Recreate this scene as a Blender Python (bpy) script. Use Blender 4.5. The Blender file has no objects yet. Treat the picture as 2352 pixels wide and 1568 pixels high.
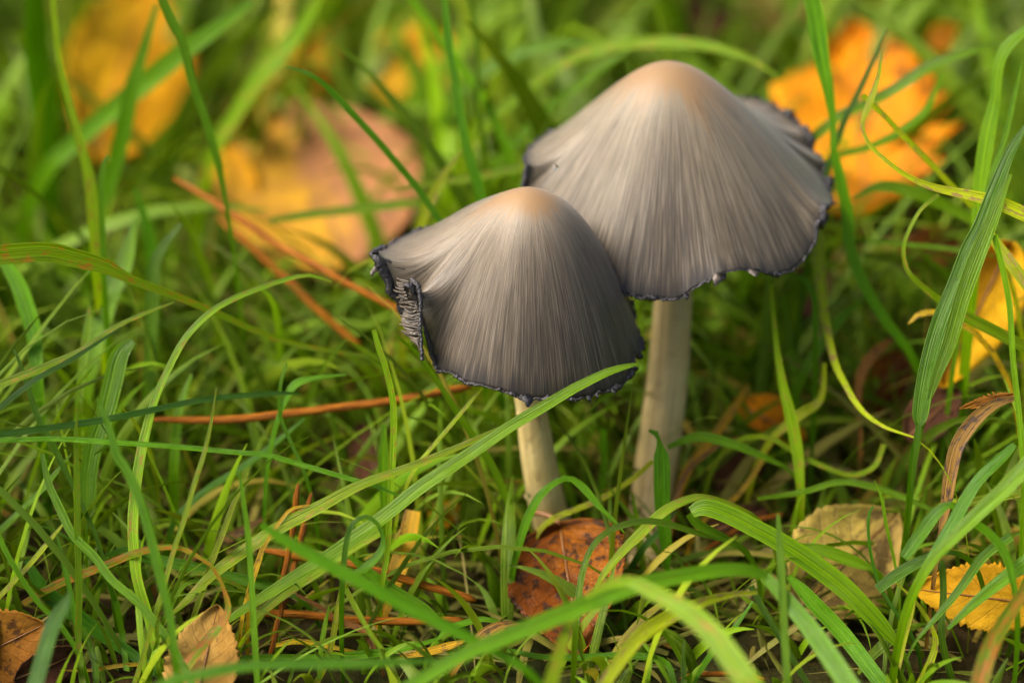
import bpy, bmesh, math, random
import numpy as np
from mathutils import Vector, Matrix, noise as mnoise

random.seed(7)
rng = np.random.default_rng(11)
R = math.radians
scene = bpy.context.scene

# ------------------------------------------------------------------ camera
PITCH = R(27.0)
LENS, SENSOR = 100.0, 36.0
FOCUS = 0.555                       # metres to the plane of sharp focus
RX = Vector((1, 0, 0))
FW = Vector((0, math.cos(PITCH), -math.sin(PITCH)))
UP = Vector((0, math.sin(PITCH), math.cos(PITCH)))
K = SENSOR / LENS / 2352.0          # tangent per picture unit (the picture is 2352 x 1568 units)
def ray(x, y):
    return FW + RX * ((x - 1176.0) * K) - UP * ((y - 784.0) * K)
CAM = -(ray(1285, 1270) * (FOCUS + 0.039))      # the smaller mushroom's foot is the origin
def at(x, y, d):                    # picture position and distance behind the focal plane in mm
    return CAM + ray(x, y) * (FOCUS + d / 1000.0)
def ground_d(x, y):
    r = ray(x, y)
    return (-CAM.z / r.z - FOCUS) * 1000.0
def project(p):
    v = p - CAM
    z = v.dot(FW)
    return 1176 + v.dot(RX) / z / K, 784 - v.dot(UP) / z / K, (z - FOCUS) * 1000

cam_data = bpy.data.cameras.new('camera')
cam = bpy.data.objects.new('camera', cam_data)
scene.collection.objects.link(cam)
cam.location = CAM
cam.rotation_euler = (R(90) - PITCH, 0, 0)
cam_data.lens = LENS
cam_data.sensor_width = SENSOR
cam_data.clip_start = 0.01
cam_data.clip_end = 100
cam_data.dof.use_dof = True
cam_data.dof.focus_distance = FOCUS
cam_data.dof.aperture_fstop = 6.0
scene.camera = cam

# ------------------------------------------------------------------ sky, sun, exposure
SUN_DIR = Vector((-0.66, -0.10, 0.74)).normalized()       # towards the sun
elev = math.asin(SUN_DIR.z)
azim = math.atan2(SUN_DIR.x, SUN_DIR.y)
world = bpy.data.worlds.new('World')
scene.world = world
world.use_nodes = True
wn = world.node_tree
bg = wn.nodes['Background']
sky = wn.nodes.new('ShaderNodeTexSky')
sky.sky_type = 'NISHITA'
sky.sun_disc = False
sky.sun_elevation = elev
sky.sun_rotation = azim
sky.dust_density = 6.0
sky.air_density = 0.7
sky.ozone_density = 0.3
wn.links.new(sky.outputs[0], bg.inputs[0])
bg.inputs[1].default_value = 0.125
sun_data = bpy.data.lights.new('sun', 'SUN')
sun_data.energy = 3.0
sun_data.angle = R(34)
sun_data.color = (1.0, 0.96, 0.88)
sun = bpy.data.objects.new('sun', sun_data)
scene.collection.objects.link(sun)
sun.rotation_euler = SUN_DIR.to_track_quat('Z', 'Y').to_euler()
sun.location = (-0.5, 0.3, 0.8)
scene.view_settings.view_transform = 'Standard'
scene.view_settings.look = 'None'
scene.view_settings.gamma = 1
scene.view_settings.exposure = 0.92
scene.cycles.use_denoising = True
scene.cycles.max_bounces = 6
scene.cycles.transmission_bounces = 6
scene.cycles.sample_clamp_indirect = 6

# ------------------------------------------------------------------ helpers
COL = scene.collection
def link(name, me, mat=None, parent=None):
    o = bpy.data.objects.new(name, me)
    COL.objects.link(o)
    if mat is not None and me is not None:
        me.materials.append(mat)
    if parent is not None:
        o.parent = parent
    return o
def tag(o, label, cat, group=None, kind=None):
    if label: o['label'] = label
    if cat: o['category'] = cat
    if group: o['group'] = group
    if kind: o['kind'] = kind
    return o
def mesh(name, verts, faces, uvs=None, smooth=True):
    me = bpy.data.meshes.new(name)
    me.from_pydata([tuple(v) for v in verts], [], faces)
    if uvs is not None:
        uvl = me.uv_layers.new(name='UVMap')
        idx = np.empty(len(me.loops), dtype=np.int32)
        me.loops.foreach_get('vertex_index', idx)
        uvl.data.foreach_set('uv', np.asarray(uvs, dtype=np.float32)[idx].ravel())
    if smooth:
        me.polygons.foreach_set('use_smooth', [True] * len(me.polygons))
    me.update()
    return me
def catmull(pts, n):
    """pts: list of equal-length tuples; n samples spread by rough length"""
    P = np.array(pts, dtype=float)
    if len(P) == 2:
        P = np.array([P[0], (P[0] + P[1]) / 2, P[1]])
    Q = np.vstack([2 * P[0] - P[1], P, 2 * P[-1] - P[-2]])
    seg = np.linalg.norm(np.diff(P[:, :2], axis=0), axis=1) + 1e-6
    cum = np.concatenate([[0], np.cumsum(seg)])
    out = []
    for s in np.linspace(0, cum[-1], n):
        i = min(len(seg) - 1, max(0, np.searchsorted(cum, s, side='right') - 1))
        t = (s - cum[i]) / seg[i]
        p0, p1, p2, p3 = Q[i], Q[i + 1], Q[i + 2], Q[i + 3]
        out.append(0.5 * ((2 * p1) + (-p0 + p2) * t + (2 * p0 - 5 * p1 + 4 * p2 - p3) * t * t + (-p0 + 3 * p1 - 3 * p2 + p3) * t ** 3))
    return np.array(out)
def tube(path, radii, sides=10, cap=True, bump=None):
    """path: list of Vector; returns verts, faces, uvs"""
    verts, faces, uvs = [], [], []
    n = len(path)
    prev = None
    L = 0
    for i, p in enumerate(path):
        t = (path[min(n - 1, i + 1)] - path[max(0, i - 1)]).normalized()
        if prev is None:
            a = t.orthogonal().normalized()
        else:
            a = (prev - t * prev.dot(t)).normalized()
        prev = a
        b = t.cross(a)
        if i: L += (p - path[i - 1]).length
        for k in range(sides):
            an = 2 * math.pi * k / sides
            r = radii[i] * (bump(i, k) if bump else 1.0)
            verts.append(p + a * (math.cos(an) * r) + b * (math.sin(an) * r))
            uvs.append((k / sides, L * 100))
    for i in range(n - 1):
        for k in range(sides):
            k2 = (k + 1) % sides
            faces.append((i * sides + k, i * sides + k2, (i + 1) * sides + k2, (i + 1) * sides + k))
    if cap:
        faces.append(tuple(range(sides - 1, -1, -1)))
        faces.append(tuple((n - 1) * sides + k for k in range(sides)))
    return verts, faces, uvs

# ------------------------------------------------------------------ material helpers
def new_mat(name):
    m = bpy.data.materials.new(name)
    m.use_nodes = True
    nt = m.node_tree
    for n in list(nt.nodes): nt.nodes.remove(n)
    return m, nt
class NT:
    def __init__(self, nt): self.nt = nt
    def n(self, t, **kw):
        node = self.nt.nodes.new(t)
        for k, v in kw.items(): setattr(node, k, v)
        return node
    def l(self, a, b): self.nt.links.new(a, b)
    def put(self, sock, v):
        if hasattr(v, 'is_output') or isinstance(v, bpy.types.NodeSocket): self.l(v, sock)
        else: sock.default_value = v
    def math(self, op, a, b=None, c=None, clamp=False):
        m = self.n('ShaderNodeMath', operation=op); m.use_clamp = clamp
        self.put(m.inputs[0], a)
        if b is not None: self.put(m.inputs[1], b)
        if c is not None: self.put(m.inputs[2], c)
        return m.outputs[0]
    def noise(self, vec, scale=1.0, detail=2.0, rough=0.5):
        m = self.n('ShaderNodeTexNoise')
        self.l(vec, m.inputs['Vector'])
        m.inputs['Scale'].default_value = scale
        m.inputs['Detail'].default_value = detail
        m.inputs['Roughness'].default_value = rough
        return m.outputs['Fac']
    def mapv(self, vec, scale=(1, 1, 1), loc=(0, 0, 0)):
        m = self.n('ShaderNodeVectorMath', operation='MULTIPLY_ADD')
        self.l(vec, m.inputs[0]); m.inputs[1].default_value = scale; self.put(m.inputs[2], loc)
        return m.outputs[0]
    def ramp(self, fac, stops, interp='LINEAR'):
        m = self.n('ShaderNodeValToRGB')
        cr = m.color_ramp; cr.interpolation = interp
        while len(cr.elements) < len(stops): cr.elements.new(0.5)
        for e, (p, c) in zip(cr.elements, stops):
            e.position = p; e.color = (c[0], c[1], c[2], 1) if hasattr(c, '__len__') else (c, c, c, 1)
        self.put(m.inputs[0], fac)
        return m.outputs[0]
    def mix(self, fac, a, b, mode='MIX'):
        m = self.n('ShaderNodeMix', data_type='RGBA', blend_type=mode)
        m.clamp_factor = True
        self.put(m.inputs[0], fac)
        for s, v in ((m.inputs[6], a), (m.inputs[7], b)):
            if isinstance(v, tuple): s.default_value = (v[0], v[1], v[2], 1)
            else: self.l(v, s)
        return m.outputs[2]
    def bump(self, h, dist, strength=1.0):
        m = self.n('ShaderNodeBump')
        m.inputs['Strength'].default_value = strength
        m.inputs['Distance'].default_value = dist
        self.l(h, m.inputs['Height'])
        return m.outputs[0]
def leafy_out(t, col, rough, normal=None, trans=0.4, tcol=None, spec=0.24):
    p = t.n('ShaderNodeBsdfPrincipled')
    t.l(col, p.inputs['Base Color'])
    t.put(p.inputs['Roughness'], rough)
    p.inputs['Specular IOR Level'].default_value = spec
    tr = t.n('ShaderNodeBsdfTranslucent')
    t.l(t.mix(1.0, tcol if tcol is not None else col, (1.0, 1.0, 0.35), 'MULTIPLY'), tr.inputs['Color'])
    if normal is not None:
        t.l(normal, p.inputs['Normal'])
    mx = t.n('ShaderNodeMixShader')
    mx.inputs[0].default_value = trans
    t.l(p.outputs[0], mx.inputs[1]); t.l(tr.outputs[0], mx.inputs[2])
    out = t.n('ShaderNodeOutputMaterial')
    t.l(mx.outputs[0], out.inputs[0])

def grass_mat(name, base, tip, spot=None, spot_amt=0.0, rough=0.33, trans=0.45, vein=0.75):
    """ribbed blade: uv.x runs across, uv.y along in blade widths"""
    m, nt = new_mat(name); t = NT(nt)
    uv = t.n('ShaderNodeUVMap').outputs[0]
    info = t.n('ShaderNodeObjectInfo')
    rnd = info.outputs['Random']
    off = t.n('ShaderNodeCombineXYZ'); t.l(t.math('MULTIPLY', rnd, 37.0), off.inputs[1]); t.l(t.math('MULTIPLY', rnd, 91.0), off.inputs[2])
    uvo = t.mapv(uv, (1, 1, 1), off.outputs[0])
    ribs = t.noise(t.mapv(uvo, (9, 0.04, 1)), 1.0, 3.0, 0.65)
    patch = t.noise(t.mapv(uvo, (1.2, 0.30, 1)), 1.0, 3.0, 0.6)
    col = t.mix(t.ramp(patch, [(0.34, 0.0), (0.68, 1.0)]), base, tip)
    col = t.mix(t.math('MULTIPLY', t.ramp(ribs, [(0.46, 0.0), (0.56, 1.0)]), vein), col, (base[0] * 1.7 + 0.012, base[1] * 1.6 + 0.02, base[2] * 1.4))
    # midrib
    sep = t.n('ShaderNodeSeparateXYZ'); t.l(uv, sep.inputs[0])
    mid = t.math('ABSOLUTE', t.math('SUBTRACT', sep.outputs[0], 0.5))
    col = t.mix(t.math('MULTIPLY', t.ramp(mid, [(0.0, 1.0), (0.07, 0.0)]), 0.5), col, (base[0] * 2.0 + 0.03, base[1] * 1.7 + 0.03, base[2] * 1.5))
    col = t.mix(t.math('MULTIPLY', t.ramp(mid, [(0.40, 0.0), (0.5, 1.0)]), 0.5), col, (base[0] * 1.8 + 0.06, base[1] * 1.5 + 0.06, base[2] * 1.5 + 0.02))
    val = t.math('MULTIPLY_ADD', rnd, 0.5, 0.82)
    hsv = t.n('ShaderNodeHueSaturation'); t.l(val, hsv.inputs['Value']); t.l(col, hsv.inputs['Color'])
    t.l(t.math('MULTIPLY_ADD', t.math('FRACT', t.math('MULTIPLY', rnd, 7.3)), 0.03, 0.490), hsv.inputs['Hue'])
    hsv.inputs['Saturation'].default_value = 1.16
    col = hsv.outputs[0]
    sp = t.noise(t.mapv(uvo, (3.0, 2.0, 1)), 1.0, 4.0, 0.65)
    dots = t.ramp(sp, [(0.66, 0.0), (0.72, 1.0)])
    col = t.mix(t.math('MULTIPLY', dots, 0.75), col, (0.06, 0.035, 0.015))
    if spot is not None:
        s2 = t.noise(t.mapv(uvo, (2.2, 0.55, 1), (3, 5, 1)), 1.0, 4.0, 0.7)
        lo = 0.60 - spot_amt * 0.2
        col = t.mix(t.ramp(s2, [(lo, 0.0), (lo + 0.08, 1.0)]), col, spot)
    h = t.math('ADD', ribs, t.math('MULTIPLY', sp, 0.3))
    leafy_out(t, col, t.math('MULTIPLY_ADD', patch, 0.25, rough - 0.1), t.bump(h, 0.0006, 0.9), trans, None, 0.42)
    return m

GM = {
    'g': grass_mat('blade_green', (0.090, 0.215, 0.002), (0.145, 0.295, 0.003)),
    'y': grass_mat('blade_yellow_green', (0.180, 0.310, 0.003), (0.250, 0.350, 0.006), (0.42, 0.30, 0.03), 0.25),
    'b': grass_mat('blade_blue_green', (0.115, 0.225, 0.034), (0.175, 0.300, 0.055), rough=0.24),
    'd': grass_mat('blade_dark_green', (0.048, 0.130, 0.002), (0.080, 0.195, 0.003)),
    'p': grass_mat('blade_pale', (0.290, 0.370, 0.040), (0.390, 0.420, 0.070), (0.40, 0.26, 0.08), 0.3),
    'q': grass_mat('blade_rust_flecked', (0.120, 0.230, 0.012), (0.190, 0.300, 0.030), (0.50, 0.24, 0.015), 0.32),
    'r': grass_mat('blade_rusted', (0.160, 0.240, 0.025), (0.230, 0.260, 0.040), (0.48, 0.20, 0.015), 0.75),
    's': grass_mat('blade_straw', (0.520, 0.330, 0.070), (0.620, 0.420, 0.130), (0.30, 0.15, 0.04), 0.3, rough=0.5, trans=0.35),
    'n': grass_mat('blade_withered_brown', (0.190, 0.095, 0.035), (0.300, 0.165, 0.070), (0.08, 0.04, 0.02), 0.4, rough=0.55, trans=0.2),
}

def field_mat(name, trans=0.33, rough=0.36):
    m, nt = new_mat(name); t = NT(nt)
    at_ = t.n('ShaderNodeAttribute'); at_.attribute_name = 'tint'
    uv = t.n('ShaderNodeUVMap').outputs[0]
    ribs = t.noise(t.mapv(uv, (8, 0.12, 1)), 1.0, 3.0, 0.6)
    patch = t.noise(t.mapv(uv, (1.0, 0.6, 1)), 1.0, 3.0, 0.6)
    col = t.mix(t.ramp(patch, [(0.3, 0.0), (0.7, 0.45)]), at_.outputs['Color'], (0.18, 0.25, 0.01))
    col = t.mix(t.math('MULTIPLY', t.ramp(ribs, [(0.44, 0.0), (0.58, 1.0)]), 0.35), col, (0.28, 0.38, 0.03))
    dots = t.ramp(t.noise(t.mapv(uv, (3.0, 4.0, 1)), 1.0, 4.0, 0.65), [(0.67, 0.0), (0.72, 0.7)])
    col = t.mix(dots, col, (0.07, 0.04, 0.015))
    leafy_out(t, col, rough, t.bump(ribs, 0.0003, 0.6), trans, None, 0.12)
    return m

def leaf_mat(name, cl, cr, spot, spot_amt=0.4, vein=(0.3, 0.12, 0.02), rough=0.5, trans=0.3, spot_scale=3.0, seed=0.0, fine=0.5):
    """uv.x across the leaf 0..1, uv.y base to tip 0..1"""
    m, nt = new_mat(name); t = NT(nt)
    uv = t.n('ShaderNodeUVMap').outputs[0]
    uvo = t.mapv(uv, (1, 1, 1), (seed, seed * 1.7, seed * 0.3))
    sep = t.n('ShaderNodeSeparateXYZ'); t.l(uv, sep.inputs[0])
    n1 = t.noise(uvo, 2.6, 4.0, 0.6)
    side = t.math('ADD', sep.outputs[0], t.math('MULTIPLY', t.math('SUBTRACT', n1, 0.5), 1.1))
    col = t.mix(t.ramp(side, [(0.36, 0.0), (0.62, 1.0)]), cl, cr)
    n2 = t.noise(t.mapv(uvo, (1, 1, 1), (4, 2, 7)), 9.0, 5.0, 0.65)
    col = t.mix(t.math('MULTIPLY', t.ramp(n2, [(0.35, 1.0), (0.6, 0.0)]), fine), col, tuple(c * 0.5 for c in cr))
    n3 = t.noise(t.mapv(uvo, (1, 1, 1), (9, 5, 3)), spot_scale, 5.0, 0.7)
    lo = 0.66 - 0.2 * spot_amt
    col = t.mix(t.ramp(n3, [(lo, 0.0), (lo + 0.07, 0.9)]), col, spot)
    # veins: midrib and slanting laterals
    ax = t.math('ABSOLUTE', t.math('SUBTRACT', sep.outputs[0], 0.5))
    mid = t.ramp(ax, [(0.0, 1.0), (0.022, 0.0)])
    lat = t.math('FRACT', t.math('MULTIPLY', t.math('ADD', t.math('SUBTRACT', sep.outputs[1], t.math('MULTIPLY', ax, 0.55)), t.math('MULTIPLY', n1, 0.03)), 8.0))
    lat = t.ramp(t.math('ABSOLUTE', t.math('SUBTRACT', lat, 0.5)), [(0.0, 1.0), (0.06, 0.0)])
    vor = t.n('ShaderNodeTexVoronoi'); vor.feature = 'DISTANCE_TO_EDGE'; vor.inputs['Scale'].default_value = 34
    t.l(uvo, vor.inputs['Vector'])
    net = t.ramp(vor.outputs['Distance'], [(0.0, 1.0), (0.10, 0.0)])
    vv = t.math('MAXIMUM', t.math('MAXIMUM', mid, t.math('MULTIPLY', lat, 0.7)), t.math('MULTIPLY', net, 0.30))
    col = t.mix(t.math('MULTIPLY', vv, 0.6), col, vein)
    h = t.math('ADD', t.math('MULTIPLY', vv, -0.6), n2)
    leafy_out(t, col, rough, t.bump(h, 0.0007, 0.6), trans, None, 0.12)
    return m

# ------------------------------------------------------------------ the ground
def soil_mat():
    m, nt = new_mat('soil'); t = NT(nt)
    g = t.n('ShaderNodeTexCoord').outputs['Object']
    a = t.noise(g, 30.0, 6.0, 0.65); b = t.noise(g, 220.0, 5.0, 0.7); c = t.noise(g, 6.0, 3.0, 0.5)
    col = t.ramp(a, [(0.3, (0.010, 0.006, 0.002)), (0.55, (0.032, 0.017, 0.006)), (0.75, (0.070, 0.040, 0.013))])
    col = t.mix(t.ramp(c, [(0.45, 0.0), (0.65, 0.6)]), col, (0.035, 0.05, 0.010))
    col = t.mix(t.ramp(b, [(0.55, 0.0), (0.72, 0.5)]), col, (0.11, 0.058, 0.018))
    p = t.n('ShaderNodeBsdfPrincipled'); t.l(col, p.inputs['Base Color']); p.inputs['Roughness'].default_value = 0.9; p.inputs['Specular IOR Level'].default_value = 0.08
    t.l(t.bump(t.math('ADD', a, t.math('MULTIPLY', b, 0.4)), 0.004), p.inputs['Normal'])
    o = t.n('ShaderNodeOutputMaterial'); t.l(p.outputs[0], o.inputs[0])
    return m
def ground_z(x, y):
    f = 1.0 if (abs(x) < 0.9 and abs(y) < 1.0) else 0.4
    return f * (-0.0015 + 0.004 * mnoise.noise(Vector((x * 14, y * 14, 0.3))) + 0.0015 * mnoise.noise(Vector((x * 60, y * 60, 4)))) - 0.002
def build_ground():
    xs = np.unique(np.concatenate([np.linspace(-0.7, 0.7, 150), np.sign(np.linspace(-1, 1, 41)) * (0.7 + 29.3 * np.abs(np.linspace(-1, 1, 41)) ** 2.5)]))
    ys = np.unique(np.concatenate([np.linspace(-0.6, 0.9, 150), 0.15 + np.sign(np.linspace(-1, 1, 41)) * (0.75 + 29 * np.abs(np.linspace(-1, 1, 41)) ** 2.5)]))
    verts = [(x, y, ground_z(x, y)) for y in ys for x in xs]
    nx = len(xs)
    faces = [(j * nx + i, j * nx + i + 1, (j + 1) * nx + i + 1, (j + 1) * nx + i) for j in range(len(ys) - 1) for i in range(nx - 1)]
    o = link('ground', mesh('ground', verts, faces), soil_mat())
    tag(o, 'dark brown soil under the grass', 'ground', kind='structure')
build_ground()

# ------------------------------------------------------------------ mushrooms
def cap_mat(name, dark, mid, pale, top, seed):
    """attribute fib = (cos a, sin a, v): streaks follow the cap's fibres"""
    m, nt = new_mat(name); t = NT(nt)
    a = t.n('ShaderNodeAttribute'); a.attribute_name = 'fib'
    f = a.outputs['Vector']
    sep = t.n('ShaderNodeSeparateXYZ'); t.l(f, sep.inputs[0]); v = sep.outputs[2]
    fine = t.noise(t.mapv(f, (66, 66, 4.0), (seed, 0, 0)), 1.0, 3.0, 0.7)
    dash = t.noise(t.mapv(f, (78, 78, 5), (seed, 3, 0)), 1.0, 1.0, 0.5)
    med = t.noise(t.mapv(f, (17, 17, 1.8), (seed, 7, 0)), 1.0, 3.0, 0.6)
    broad = t.noise(t.mapv(f, (2.6, 2.6, 0.7), (seed, 11, 0)), 1.0, 2.0, 0.5)
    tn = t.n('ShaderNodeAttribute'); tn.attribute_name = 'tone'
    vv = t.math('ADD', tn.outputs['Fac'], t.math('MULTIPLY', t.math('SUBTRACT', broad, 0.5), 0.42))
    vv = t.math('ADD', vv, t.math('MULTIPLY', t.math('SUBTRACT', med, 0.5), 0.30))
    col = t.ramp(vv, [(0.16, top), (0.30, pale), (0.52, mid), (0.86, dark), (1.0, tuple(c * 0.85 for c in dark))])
    # smooth warm crown
    crown = t.ramp(t.math('ADD', v, t.math('MULTIPLY', t.math('SUBTRACT', med, 0.5), 0.22)), [(0.14, 1.0), (0.33, 0.0)], 'EASE')
    col = t.mix(crown, col, top)
    amt = t.ramp(v, [(0.16, 0.0), (0.42, 1.0)])
    col = t.mix(t.math('MULTIPLY', amt, t.ramp(fine, [(0.36, 0.52), (0.53, 0.0)])), col, tuple(c * 0.42 for c in dark))
    col = t.mix(t.math('MULTIPLY', amt, t.ramp(fine, [(0.50, 0.0), (0.66, 0.40)])), col, tuple(min(1, c * 1.5) for c in mid))
    col = t.mix(t.math('MULTIPLY', amt, t.ramp(dash, [(0.56, 0.0), (0.70, 0.26)])), col, (0.36, 0.30, 0.23))
    # damp blotches and the ink creeping up unevenly from the margin
    blot = t.noise(t.mapv(f, (6, 6, 5), (seed, 2, 5)), 1.0, 4.0, 0.65)
    col = t.mix(t.math('MULTIPLY', amt, t.ramp(blot, [(0.56, 0.0), (0.72, 0.35)])), col, tuple(c * 0.45 for c in dark))
    ink = t.math('ADD', v, t.math('MULTIPLY', t.math('SUBTRACT', med, 0.5), 0.16))
    col = t.mix(t.ramp(ink, [(0.93, 0.0), (1.0, 0.9)]), col, (0.014, 0.012, 0.012))
    p = t.n('ShaderNodeBsdfPrincipled')
    t.l(col, p.inputs['Base Color'])
    p.inputs['Roughness'].default_value = 0.46
    p.inputs['Specular IOR Level'].default_value = 0.35
    p.inputs['Sheen Weight'].default_value = 0.12
    p.inputs['Sheen Roughness'].default_value = 0.4
    p.inputs['Subsurface Weight'].default_value = 0.12
    p.inputs['Subsurface Radius'].default_value = (0.004, 0.0025, 0.0015)
    p.inputs['Subsurface Scale'].default_value = 0.6
    h = t.math('ADD', t.math('MULTIPLY', fine, 1.0), t.math('MULTIPLY', dash, 0.5))
    h = t.math('MULTIPLY', h, amt)
    t.l(t.bump(h, 0.00016, 0.7), p.inputs['Normal'])
    o = t.n('ShaderNodeOutputMaterial'); t.l(p.outputs[0], o.inputs[0])
    return m
def simple_mat(name, c1, c2, rough=0.5, scale=200.0, bump=0.0004, spec=0.5, sss=0.0):
    m, nt = new_mat(name); t = NT(nt)
    g = t.n('ShaderNodeTexCoord').outputs['Object']
    a = t.noise(g, scale, 5.0, 0.65)
    col = t.mix(t.ramp(a, [(0.35, 0.0), (0.65, 1.0)]), c1, c2)
    p = t.n('ShaderNodeBsdfPrincipled'); t.l(col, p.inputs['Base Color']); p.inputs['Roughness'].default_value = rough
    p.inputs['Specular IOR Level'].default_value = spec
    if sss:
        p.inputs['Subsurface Weight'].default_value = sss
        p.inputs['Subsurface Radius'].default_value = (0.006, 0.004, 0.002); p.inputs['Subsurface Scale'].default_value = 0.6
    t.l(t.bump(a, bump), p.inputs['Normal'])
    o = t.n('ShaderNodeOutputMaterial'); t.l(p.outputs[0], o.inputs[0])
    return m
INK = simple_mat('inky_rim', (0.010, 0.009, 0.012), (0.035, 0.030, 0.032), 0.30, 900.0, 0.0006, 0.6)
GILL = simple_mat('gills', (0.045, 0.034, 0.024), (0.11, 0.085, 0.058), 0.40, 700.0, 0.0003, 0.6)
FLAKE = simple_mat('torn_flake', (0.055, 0.043, 0.031), (0.13, 0.10, 0.072), 0.5, 500.0, 0.0003)
def stem_mat(name, c1, c2):
    m, nt = new_mat(name); t = NT(nt)
    uv = t.n('ShaderNodeUVMap').outputs[0]
    g = t.n('ShaderNodeTexCoord').outputs['Object']
    a = t.noise(t.mapv(uv, (60, 0.5, 1)), 1.0, 3.0, 0.6)
    b = t.noise(g, 130.0, 4.0, 0.6); c = t.noise(g, 900.0, 3.0, 0.6)
    col = t.mix(t.ramp(b, [(0.35, 0.0), (0.65, 1.0)]), c1, c2)
    col = t.mix(t.ramp(a, [(0.48, 0.0), (0.66, 0.5)]), col, tuple(x * 0.55 for x in c1))
    col = t.mix(t.ramp(t.noise(t.mapv(g, (1, 1, 0.6)), 320.0, 3.0, 0.6), [(0.60, 0.0), (0.72, 0.6)]), col, (0.26, 0.16, 0.06))
    p = t.n('ShaderNodeBsdfPrincipled'); t.l(col, p.inputs['Base Color']); p.inputs['Roughness'].default_value = 0.5
    p.inputs['Subsurface Weight'].default_value = 0.3
    p.inputs['Subsurface Radius'].default_value = (0.006, 0.004, 0.002); p.inputs['Subsurface Scale'].default_value = 0.6
    t.l(t.bump(t.math('ADD', t.math('MULTIPLY', a, 0.5), c), 0.0003), p.inputs['Normal'])
    o = t.n('ShaderNodeOutputMaterial'); t.l(p.outputs[0], o.inputs[0])
    return m

PX = K * FOCUS      # metres per picture unit at the focal plane
def nz(x, y, z=0.0): return mnoise.noise(Vector((x, y, z)))

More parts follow.
